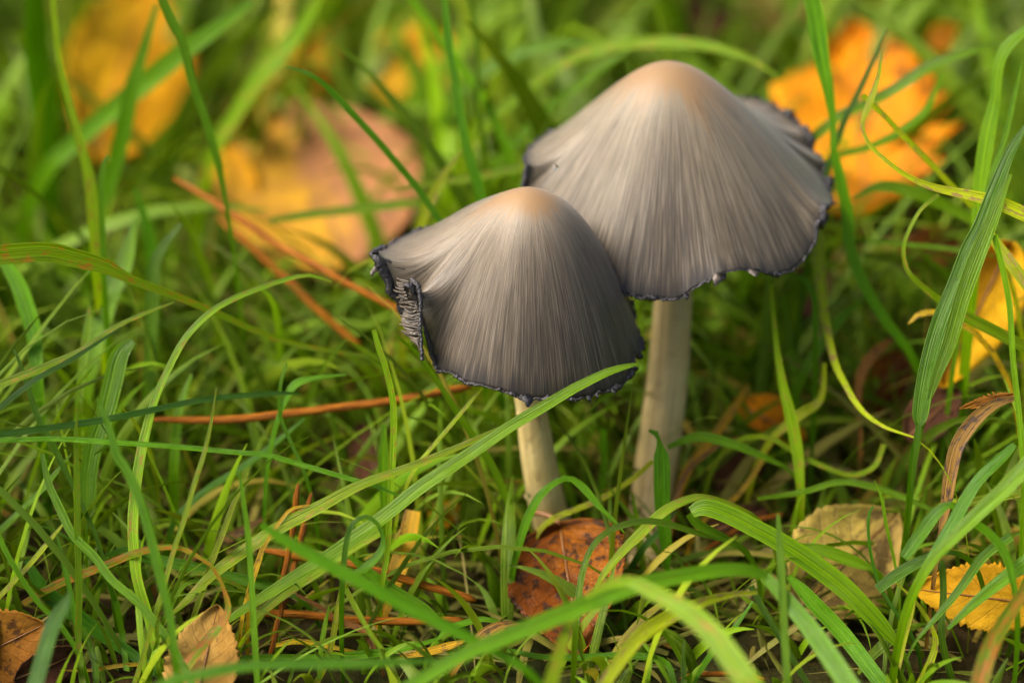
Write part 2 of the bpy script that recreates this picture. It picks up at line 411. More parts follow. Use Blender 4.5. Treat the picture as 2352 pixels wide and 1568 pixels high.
def make_cap(root, apex, rim, hidden, prof, mat, seed, axis_tilt, waves, tone_and_sheen, soft=9):
    """rim: (x, y, radius, far) traced points; hidden: (angle deg, radius, drop) for the side out of view; units are picture units"""
    d0 = apex[2]
    O = at(*apex)
    sc = K * (FOCUS + d0 / 1000)
    A = Vector(axis_tilt).normalized()
    e1 = (RX - A * RX.dot(A)).normalized()
    e2 = A.cross(e1)                      # points away from the camera
    ctl = []
    for (x, y, r, far) in rim:
        d = ray(x, y); o = CAM - O
        dp = d - A * d.dot(A); op = o - A * o.dot(A)
        a_, b_, c_ = dp.dot(dp), 2 * dp.dot(op), op.dot(op) - (r * sc) ** 2
        disc = b_ * b_ - 4 * a_ * c_
        s = -b_ / (2 * a_) if disc < 0 else (-b_ + (1 if far else -1) * math.sqrt(disc)) / (2 * a_)
        P = CAM + d * s - O
        u, w, h = P.dot(e1), P.dot(e2), -P.dot(A)
        ctl.append((math.atan2(w, u), math.hypot(u, w), h))
    for (a, r, h) in hidden:
        ctl.append((R(a), r * sc, h * sc))
    ctl.sort()
    an = np.array([c[0] for c in ctl]); rr = np.array([c[1] for c in ctl]); hh = np.array([c[2] for c in ctl])
    an = np.concatenate([an - 2 * math.pi, an, an + 2 * math.pi]); rr = np.tile(rr, 3); hh = np.tile(hh, 3)
    N = 900; M = 84
    th = np.linspace(-math.pi, math.pi, N, endpoint=False)
    Rr = np.interp(th, an, rr); Hh = np.interp(th, an, hh)
    def lowpass(q, w):
        k = np.hanning(w); k /= k.sum()
        return np.convolve(np.concatenate([q[-w:], q, q[:w]]), k, 'same')[w:-w]
    Rs, Hs = lowpass(Rr, 181), lowpass(Hh, 181)
    Rmean, Hmean = float(Rs.mean()), float(Hs.mean())
    Rm, Hm = lowpass(Rr, soft), lowpass(Hh, soft)
    jag = np.array([0.8 * nz(i * 0.11, seed) + 0.5 * nz(i * 0.35, seed + 3) for i in range(N)])
    verts = []; fib = []; tone = []
    rim_pts = []
    for j in range(M + 1):
        t = (j / M)
        for i in range(N):
            w = t ** 5.5
            Rv = Rs[i] * (1 - w) + Rm[i] * w
            Hv = Hs[i] * (1 - w) + Hm[i] * w
            q_ = min(1.0, t / 0.62); q_ = q_ * q_ * (3 - 2 * q_)
            Rv = Rmean * (1 - q_) + Rv * q_
            a = th[i]
            # broad folds deepen towards the margin
            fold = waves * (t ** 2.2) * (0.6 * nz(math.cos(a) * 1.8 + seed, math.sin(a) * 1.8) + 0.4 * nz(math.cos(a) * 5 + seed, math.sin(a) * 5, 2)) * (1 - w)
            curl = (t ** 24) * sc * 1.5 * jag[i]
            rho = Rv * t * (1 + fold * 0.10)
            drop = Hmean * prof(t, None) * (1 - q_) + Hv * prof(t, a) * q_ + curl
            P = O + e1 * (rho * math.cos(a)) + e2 * (rho * math.sin(a)) - A * drop
            verts.append(P)
            fib.append((math.cos(a), math.sin(a), t)); tone.append(t * tone_and_sheen(a))
            if j == M: rim_pts.append(P)
    faces = []
    for j in range(M):
        for i in range(N):
            i2 = (i + 1) % N
            faces.append((j * N + i, (j + 1) * N + i, (j + 1) * N + i2, j * N + i2))
    # inner skin
    base = len(verts); IM = 20
    for j in range(IM + 1):
        t = 1.0 - j / IM * 0.97
        for i in range(0, N):
            jj = int(round(t * M))
            P = verts[jj * N + i]
            cen = O - A * (0.25 * (O - P).dot(A))
            thick = 0.0003 + 0.0016 * (1 - t)
            Q = P + (O - A * ((O - P).dot(A) + 0.012) - P).normalized() * thick
            verts.append(Q); fib.append((math.cos(th[i]), math.sin(th[i]), 1.0)); tone.append(1.0)
    for i in range(N):
        i2 = (i + 1) % N
        faces.append((M * N + i, base + i, base + i2, M * N + i2))
        for j in range(IM):
            faces.append((base + j * N + i, base + (j + 1) * N + i, base + (j + 1) * N + i2, base + j * N + i2))
    me = mesh('cap', verts, faces)
    attr = me.attributes.new('fib', 'FLOAT_VECTOR', 'POINT')
    attr.data.foreach_set('vector', np.array(fib, dtype=np.float32).ravel())
    attr = me.attributes.new('tone', 'FLOAT', 'POINT')
    attr.data.foreach_set('value', np.array(tone, dtype=np.float32))
    cap = link('cap', me, mat, root)
    return cap, dict(O=O, A=A, e1=e1, e2=e2, sc=sc, th=th, rim=rim_pts, verts=verts, N=N, M=M)

def make_rim(cap, info, thick, seed):
    """black dissolving edge: a lumpy roll of ink-soaked tissue along the margin"""
    pts = info['rim']; N = len(pts)
    sides = 8
    verts, faces = [], []
    A, O = info['A'], info['O']
    for i in range(N):
        p = pts[i]
        t = (pts[(i + 3) % N] - pts[i - 3]).normalized()
        outw = (p - O); outw = (outw - A * outw.dot(A)).normalized()
        b = t.cross(outw).normalized()
        l1 = nz(i * 0.05, seed); l2 = nz(i * 0.13, seed + 5); l3 = nz(i * 0.55, seed + 9)
        r = thick(info['th'][i]) * max(0.12, 0.62 + 1.2 * l1 + 0.7 * l2)
        r = max(r * 1.35, 0.00014)
        c = p - outw * (r * 0.15) + A * (r * 0.8 * l2) + outw * (r * 0.9 * l3) - A * (0.0006 * max(0, l3 - 0.15))
        for k in range(sides):
            an = 2 * math.pi * k / sides
            q = r * (1 + 0.8 * nz(i * 0.6, k * 1.3, seed))
            verts.append(c + outw * (math.cos(an) * q) + b * (math.sin(an) * q * 0.75))
    for i in range(N):
        i2 = (i + 1) % N
        for k in range(sides):
            k2 = (k + 1) % sides
            faces.append((i * sides + k, i * sides + k2, i2 * sides + k2, i2 * sides + k))
    o = link('cap_rim', mesh('cap_rim', verts, faces), INK, cap)
    o['label'] = 'black inky curled edge of the cap'
    return o

def make_gills(cap, info, count):
    """radial lamellae under the cap, one part"""
    verts, faces = [], []
    N, M, V = info['N'], info['M'], info['verts']
    A, O = info['A'], info['O']
    for g in range(count):
        i = int(g * N / count)
        base = len(verts)
        ts = np.linspace(0.16, 0.965, 12)
        for q, t in enumerate(ts):
            P = V[int(round(t * M)) * N + i]
            inn = (O - A * ((O - P).dot(A) + 0.01) - P).normalized()
            ph = 0.00025 * math.sin(t * 30 + g)
            side = A.cross(inn).normalized() * ph
            depth = 0.0045 * math.sin(math.pi * min(1, (1.0 - t) * 1.1 + 0.05)) + 0.0006
            verts.append(P + inn * 0.0008 + side); verts.append(P + inn * (0.0008 + depth) - A * depth * 0.35 + side)
        for q in range(len(ts) - 1):
            b = base + q * 2
            faces.append((b, b + 1, b + 3, b + 2))
    return link('gills', mesh('gills', verts, faces), GILL, cap)

def rim_depth(info, x, y):
    best = min(info['rim'], key=lambda p: (project(p)[0] - x) ** 2 + (project(p)[1] - y) ** 2)
    return project(best)
def flake(cap, x, y, d, lx, ly, wx, mat=FLAKE, name='torn_flake'):
    """small torn tooth of cap tissue hanging from the margin"""
    p0 = at(x, y, d); p1 = at(x + lx, y + ly, d - 0.6)
    side = RX * (wx * PX)
    fw = FW * 0.00035
    m_ = (p0 * 0.4 + p1 * 0.6)
    prof = [(p0, 1.0), (p0 * 0.6 + p1 * 0.4 - FW * 0.0004, 1.05), (m_ - FW * 0.0005, 0.75), (p1, 0.15)]
    verts, faces = [], []
    for (p, s) in prof:
        jit = random.uniform(-0.15, 0.15)
        verts += [p - side * (0.5 * s + jit), p + FW * 0.0002 - side * 0.1, p + side * (0.5 * s - jit), p + fw * 2]
    for i in range(len(prof) - 1):
        for k in range(4):
            k2 = (k + 1) % 4
            faces.append((i * 4 + k, i * 4 + k2, (i + 1) * 4 + k2, (i + 1) * 4 + k))
    faces.append((0, 1, 2, 3)); n = len(prof) - 1; faces.append((n * 4 + 3, n * 4 + 2, n * 4 + 1, n * 4))
    return link(name, mesh(name, verts, faces), mat, cap)

def make_stem(root, pts, mat, seed):
    """pts: (x, y, d, width)"""
    C = catmull([(p[0], p[1], p[2], p[3]) for p in pts], 60)
    path = [at(c[0], c[1], c[2]) for c in C]
    rad = [c[3] * 0.5 * K * (FOCUS + c[2] / 1000) for c in C]
    b = lambda i, k: 1 + 0.035 * nz(i * 0.25, math.cos(k / 24 * 6.283) * 1.5 + seed, math.sin(k / 24 * 6.283) * 1.5) + 0.012 * nz(i * 1.1, k * 0.9, seed)
    v, f, u = tube(path, rad, 24, True, b)
    return link('stem', mesh('stem', v, f, u), mat, root)

# --- the smaller mushroom in front
m1 = bpy.data.objects.new('mushroom', None); COL.objects.link(m1); m1.empty_display_size = 0.01
tag(m1, 'smaller ink cap mushroom in front, bell cap torn open on one side', 'mushroom', 'ink cap mushrooms in the grass')
AP1 = (1213, 436, 3)
rim1 = [(859, 585, 360, 0), (883, 619, 345, 0), (914, 640, 326, 0), (945, 648, 304, 0), (962, 674, 284, 0), (964, 726, 268, 0), (966, 788, 259, 0), (969, 829, 258, 0),
        (1000, 850, 257, 0), (1038, 855, 256, 0), (1065, 877, 258, 0), (1106, 884, 258, 0), (1155, 898, 260, 0), (1189, 909, 262, 0), (1210, 922, 264, 0),
        (1226, 915, 262, 0), (1275, 914, 262, 0), (1326, 918, 264, 0), (1340, 909, 264, 0), (1354, 916, 266, 0), (1364, 904, 264, 0), (1395, 899, 266, 0), (1430, 884, 266, 0),
        (1450, 858, 262, 0), (1457, 834, 262, 0), (1468, 825, 266, 0), (1455, 797, 258, 0), (1452, 776, 260, 1), (1465, 750, 268, 1), (1463, 724, 272, 1), (1443, 688, 270, 1), (1428, 655, 270, 1),
        (993, 522, 318, 1), (948, 533, 328, 1), (914, 548, 342, 1), (880, 571, 354, 1)]
hid1 = [(62, 275, 330), (85, 280, 300), (105, 290, 265), (125, 305, 225)]
def flare(a, c, w):      # 1 near angle c
    d = (a - c + math.pi) % (2 * math.pi) - math.pi
    return math.exp(-(d / w) ** 2)
def prof1(t, a):
    k = 0.25 if a is None else flare(a, math.pi, 0.75)
    bell = t ** 2.0
    s = math.sin(math.pi / 2 * t) ** 1.75
    return bell * (1 - k) + s * k
CAPM1 = cap_mat('cap_fibres_small', (0.060, 0.046, 0.031), (0.132, 0.103, 0.069), (0.225, 0.178, 0.120), (0.265, 0.160, 0.072), 1.3)
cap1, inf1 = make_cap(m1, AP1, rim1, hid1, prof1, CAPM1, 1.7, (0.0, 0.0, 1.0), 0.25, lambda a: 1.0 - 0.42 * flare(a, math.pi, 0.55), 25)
make_rim(cap1, inf1, lambda a: 0.00042 + 0.00035 * flare(a, math.pi, 0.35) + 0.0002 * flare(a, -0.3, 0.5), 2.1)
make_gills(cap1, inf1, 110)
stem1 = make_stem(m1, [(1196, 700, 20, 62), (1204, 830, 22, 66), (1219, 930, 25, 70), (1238, 1060, 30, 80), (1262, 1180, 36, 88), (1285, 1270, 40, 92), (1292, 1300, 41, 90)], stem_mat('stem_cream', (0.62, 0.46, 0.17), (0.72, 0.57, 0.25)), 0.5)
# the gills laid bare where the margin is torn away
def bare_gills():
    inner = catmull([(940, 645, 2.5), (962, 668, 3), (962, 726, 2.5), (965, 788, 1.5), (968, 812, 1)], 120)
    outer = catmull([(912, 640, 5), (905, 668, 6), (922, 708, 6), (916, 734, 6), (926, 762, 5), (955, 792, 3), (966, 815, 2)], 120)
    verts, faces = [], []
    gr = random.Random(4)
    # dark flesh behind the lamellae
    nb = 6
    for i in range(0, 120, 4):
        for j in range(nb + 1):
            c = inner[i] * (1 - j / nb * 0.86) + outer[i] * (j / nb * 0.86)
            verts.append(at(c[0], c[1], c[2] + 1.2))
    for i in range(29):
        for j in range(nb):
            q = i * (nb + 1) + j
            faces.append((q, q + 1, q + nb + 2, q + nb + 1))
    link('torn_flesh', mesh('torn_flesh', verts, faces), GILL, cap1)
    verts, faces = [], []
    for g_ in range(34):
        i0 = 4 + g_ * 3.2 + gr.uniform(-1.2, 1.2)
        reach = gr.uniform(0.72, 1.10); ph = gr.uniform(0, 6); sweep = gr.uniform(2, 12); amp = gr.uniform(0.8, 2.6)
        base = len(verts); m_ = 14
        for j in range(m_ + 1):
            b = j / m_ * reach
            i = min(119, max(0, int(i0 - sweep * b * b + amp * math.sin(ph + b * 5))))
            i2 = min(119, i + 2)
            c = inner[i] * (1 - b) + outer[i] * b
            dz = 1.0 * math.sin(b * 2.6) + 0.5 * nz(b * 3, g_ * 1.7)
            wv = (2.9 + 1.0 * nz(b * 4, g_ * 2.3, 1)) * (1 - 0.5 * max(0, b - 0.7))
            for (dy, dd) in ((-wv, 0.55), (-wv * 0.4, 0.0), (wv * 0.5, 0.05), (wv, 0.6)):
                verts.append(at(c[0] + 1.5 * nz(b * 6, g_), c[1] + dy, c[2] - dz + dd))
        for j in range(m_):
            for k in range(3):
                q = base + j * 4 + k
                faces.append((q, q + 1, q + 5, q + 4))
    o = link('bare_gills', mesh('bare_gills', verts, faces), GILL, cap1)
    o['label'] = 'wavy grey brown gills laid bare at the torn edge'
    v, f = [], []
    C = catmull([(944, 640, 1.5, 9), (958, 655, 0.5, 13), (966, 690, 0, 10), (965, 740, 0, 8), (968, 790, 0, 9), (970, 828, 0, 8)], 70)
    path = [at(c[0] + 3 * nz(k * 0.5, 2.0), c[1], c[2]) for k, c in enumerate(C)]
    tv, tf, tu = tube(path, [c[3] * 0.5 * PX for c in C], 8, True, lambda i, k: 1 + 0.6 * nz(i * 0.6, k * 0.9, 3.0))
    link('cap_rim', mesh('torn_rim', tv, tf), INK, cap1)
bare_gills()
flake(cap1, 866, 612, 2, -14, 22, 17); flake(cap1, 1207, 905, -2.5, 6, 30, 26, INK); flake(cap1, 1352, 908, -2, 2, 16, 10, INK)
flake(cap1, 1372, 902, -1, -2, 12, 9, INK); flake(cap1, 1408, 893, 2, 4, 12, 10, INK); flake(cap1, 863, 585, 1, -3, -10, 15, INK)

# --- the larger mushroom behind
m2 = bpy.data.objects.new('mushroom', None); COL.objects.link(m2); m2.empty_display_size = 0.01
tag(m2, 'larger ink cap mushroom behind, wide flaring cap with scalloped black edge', 'mushroom', 'ink cap mushrooms in the grass')
AP2 = (1538, 147, 24)
rim2 = [(1217, 338, 330, 1), (1208, 380, 336, 0), (1204, 434, 342, 0),
        (1427, 662, 350, 0), (1438, 677, 350, 0), (1476, 685, 350, 0), (1513, 685, 350, 0), (1543, 691, 350, 0), (1566, 685, 350, 0), (1588, 666, 352, 0), (1626, 647, 356, 0), (1656, 628, 360, 0),
        (1701, 619, 366, 0), (1742, 622, 372, 0), (1783, 632, 380, 0), (1821, 621, 384, 0), (1851, 591, 386, 0), (1873, 554, 386, 0), (1886, 527, 386, 0), (1881, 497, 384, 0), (1892, 479, 385, 0),
        (1914, 464, 390, 0), (1905, 441, 386, 1), (1888, 426, 384, 1), (1903, 411, 392, 1), (1898, 377, 394, 1), (1880, 355, 392, 1), (1862, 344, 388, 1), (1866, 317, 392, 1), (1851, 299, 390, 1), (1832, 287, 388, 1),
        (1821, 269, 392, 1), (1798, 254, 388, 1), (1776, 239, 388, 1), (1738, 227, 386, 1), (1697, 221, 384, 1)]
hid2 = [(80, 372, 268), (100, 360, 275), (120, 350, 270), (140, 340, 262), (158, 332, 250), (-160, 345, 385), (-140, 348, 425), (-122, 350, 436)]
def prof2(t, a):
    h = 0.34
    hyp = (math.sqrt(h * h + t * t) - h) / (math.sqrt(h * h + 1) - h)
    k = 0.3 if a is None else flare(a, -math.pi / 2, 0.9)
    base = hyp * (1 - 0.35 * k) + 0.35 * k * t ** 1.6
    f = 0.0 if a is None else max(flare(a, 0.85, 0.62), 0.5 * flare(a, 2.9, 0.4))
    return base * (1 - f) + f * (t * t * (3 - 2 * t)) ** 0.92
CAPM2 = cap_mat('cap_fibres_large', (0.062, 0.048, 0.032), (0.142, 0.113, 0.074), (0.215, 0.175, 0.114), (0.255, 0.156, 0.072), 5.9)
cap2, inf2 = make_cap(m2, AP2, rim2, hid2, prof2, CAPM2, 6.3, (0.0, 0.0, 1.0), 0.8, lambda a: 0.62 + 0.66 * flare(a, -1.62, 0.34) + 0.22 * flare(a, -2.4, 0.4) + 0.14 * flare(a, -0.9, 0.3))  # dark front wedge and paler sides paint uneven sheen into the cap tone
make_rim(cap2, inf2, lambda a: 0.00042 + 0.00030 * flare(a, 0.2, 0.7) + 0.0001 * flare(a, math.pi, 0.4) - 0.0003 * flare(a, -1.2, 0.25), 8.4)
make_gills(cap2, inf2, 130)
stem2 = make_stem(m2, [(1555, 420, 42, 84), (1552, 560, 42, 86), (1546, 690, 42, 88), (1536, 840, 43, 93), (1520, 980, 44, 98), (1500, 1120, 45, 98), (1486, 1230, 44, 92), (1480, 1310, 40, 90)], stem_mat('stem_tan', (0.58, 0.42, 0.165), (0.68, 0.52, 0.23)), 2.5)
for (x, y, lx, ly, w, mt) in [(1648, 620, -8, 30, 30, FLAKE), (1730, 614, 8, 18, 26, FLAKE), (1572, 674, 2, 16, 12, INK)]:
    q = rim_depth(inf2, x, y)
    flake(cap2, q[0], q[1] - 4, q[2] - 0.5, lx, ly, w, mt)
for (x, y, lx, ly, w) in [(1776, 240, 8, -6, 12), (1798, 254, 9, -5, 13), (1821, 270, 8, -6, 13), (1852, 299, 10, -3, 16), (1866, 320, 8, 4, 18), (1898, 378, 8, 2, 18), (1904, 405, 6, 8, 16), (1912, 462, 10, 4, 14), (1740, 228, 4, -8, 14), (1715, 224, 3, -7, 16)]:
    q = rim_depth(inf2, x, y)
    flake(cap2, q[0], q[1], q[2], lx, ly, w, INK, 'curled_tooth')

# ------------------------------------------------------------------ hand-set blades of grass
def resolve(x, y, d):
    g = ground_d(x, y)
    return min(d, g - 1.0)
def blade(label, kind, w, d0, d1, pts, taper='tip', roll=None, cat='grass blade', name='grass_blade', group='grass blades around the mushrooms', root=True, fold=0.16):
    """pts run from the tip to the foot: picture position; w: picture-unit widths at the focal plane (one number or one per point)"""
    n = len(pts)
    P = []
    cum = [0.0]
    for i in range(1, n): cum.append(cum[-1] + math.hypot(pts[i][0] - pts[i - 1][0], pts[i][1] - pts[i - 1][1]))
    for i, p in enumerate(pts):
        f = cum[i] / cum[-1]
        d = p[2] if len(p) > 2 else d0 + (d1 - d0) * f
        if d < -15: d = -15 + (d + 15) * 1.9
        ww = w[i] if isinstance(w, (list, tuple)) else w
        P.append((p[0], p[1], resolve(p[0], p[1], d), ww))
    ns = max(14, min(46, int(cum[-1] / 16)))
    C = catmull(P, ns)
    path = [at(c[0], c[1], c[2]) for c in C]
    wid = [max(1.0, c[3]) * K * (FOCUS + c[2] / 1000) for c in C]
    if not isinstance(w, (list, tuple)):
        for i in range(ns):
            s = i / (ns - 1)
            if taper in ('tip', 'both'): wid[i] *= min(1.0, 0.06 + (s / 0.35) ** 0.7)
            if taper in ('both', 'foot'): wid[i] *= min(1.0, 0.15 + ((1 - s) / 0.3) ** 0.7)
            if taper == 'blunt': wid[i] *= min(1.0, 0.55 + (s / 0.05))
    # carry the foot on down into the soil
    last = path[-1]; x_, y_, _ = project(last)
    if root and last.z > 0.003 and -60 < x_ < 2412 and y_ < 1600:
        t = (path[-1] - path[-2]); t.normalize()
        steps = 8; L = last.z
        p = last.copy(); dirn = t.copy()
        for q in range(40):
            dirn = (dirn * 0.72 + Vector((0, 0.10, -1)) * 0.28).normalized()
            p = p + dirn * max(0.002, L / 9)
            path.append(p.copy()); wid.append(wid[-1] * 0.97)
            if p.z < -0.002: break
    ns = len(path)
    rl = 12 if isinstance(w, (list, tuple)) else 26
    roll0 = R(roll if roll is not None else random.uniform(-rl, rl)); roll1 = roll0 + R(random.uniform(-22, 22))
    verts, uvs, faces = [], [], []
    L = 0.0; mw = sum(wid) / ns
    prevW = None
    for i in range(ns):
        t = (path[min(ns - 1, i + 1)] - path[max(0, i - 1)]).normalized()
        v = (path[i] - CAM).normalized()
        W = t.cross(v)
        if W.length < 0.15 and prevW is not None: W = prevW
        W.normalize()
        if prevW is not None and W.dot(prevW) < 0: W = -W
        prevW = W
        ang = roll0 + (roll1 - roll0) * i / ns
        W = Matrix.Rotation(ang, 3, t) @ W
        Nn = W.cross(t).normalized()
        if Nn.dot(v) > 0: Nn = -Nn
        if i: L += (path[i] - path[i - 1]).length
        h = wid[i] * 0.5
        for k, u in enumerate((0.0, 0.25, 0.5, 0.75, 1.0)):
            s = (u - 0.5) * 2
            lift = fold * h * (abs(s) ** 1.3)
            verts.append(path[i] + W * (s * h) + Nn * lift)
            uvs.append((u, L / mw))
    for i in range(ns - 1):
        for k in range(4):
            a = i * 5 + k
            faces.append((a, a + 1, a + 6, a + 5))
    o = link(name, mesh(name, verts, faces, uvs), GM[kind])
    tag(o, label, cat, group)
    return o
def rusty(label, kind, w, d0, d1, pts, **kw):
    return blade(label, kind, w, d0, d1, pts, cat='dead blade', name='withered_grass_blade', group='withered blades in the grass', **kw)

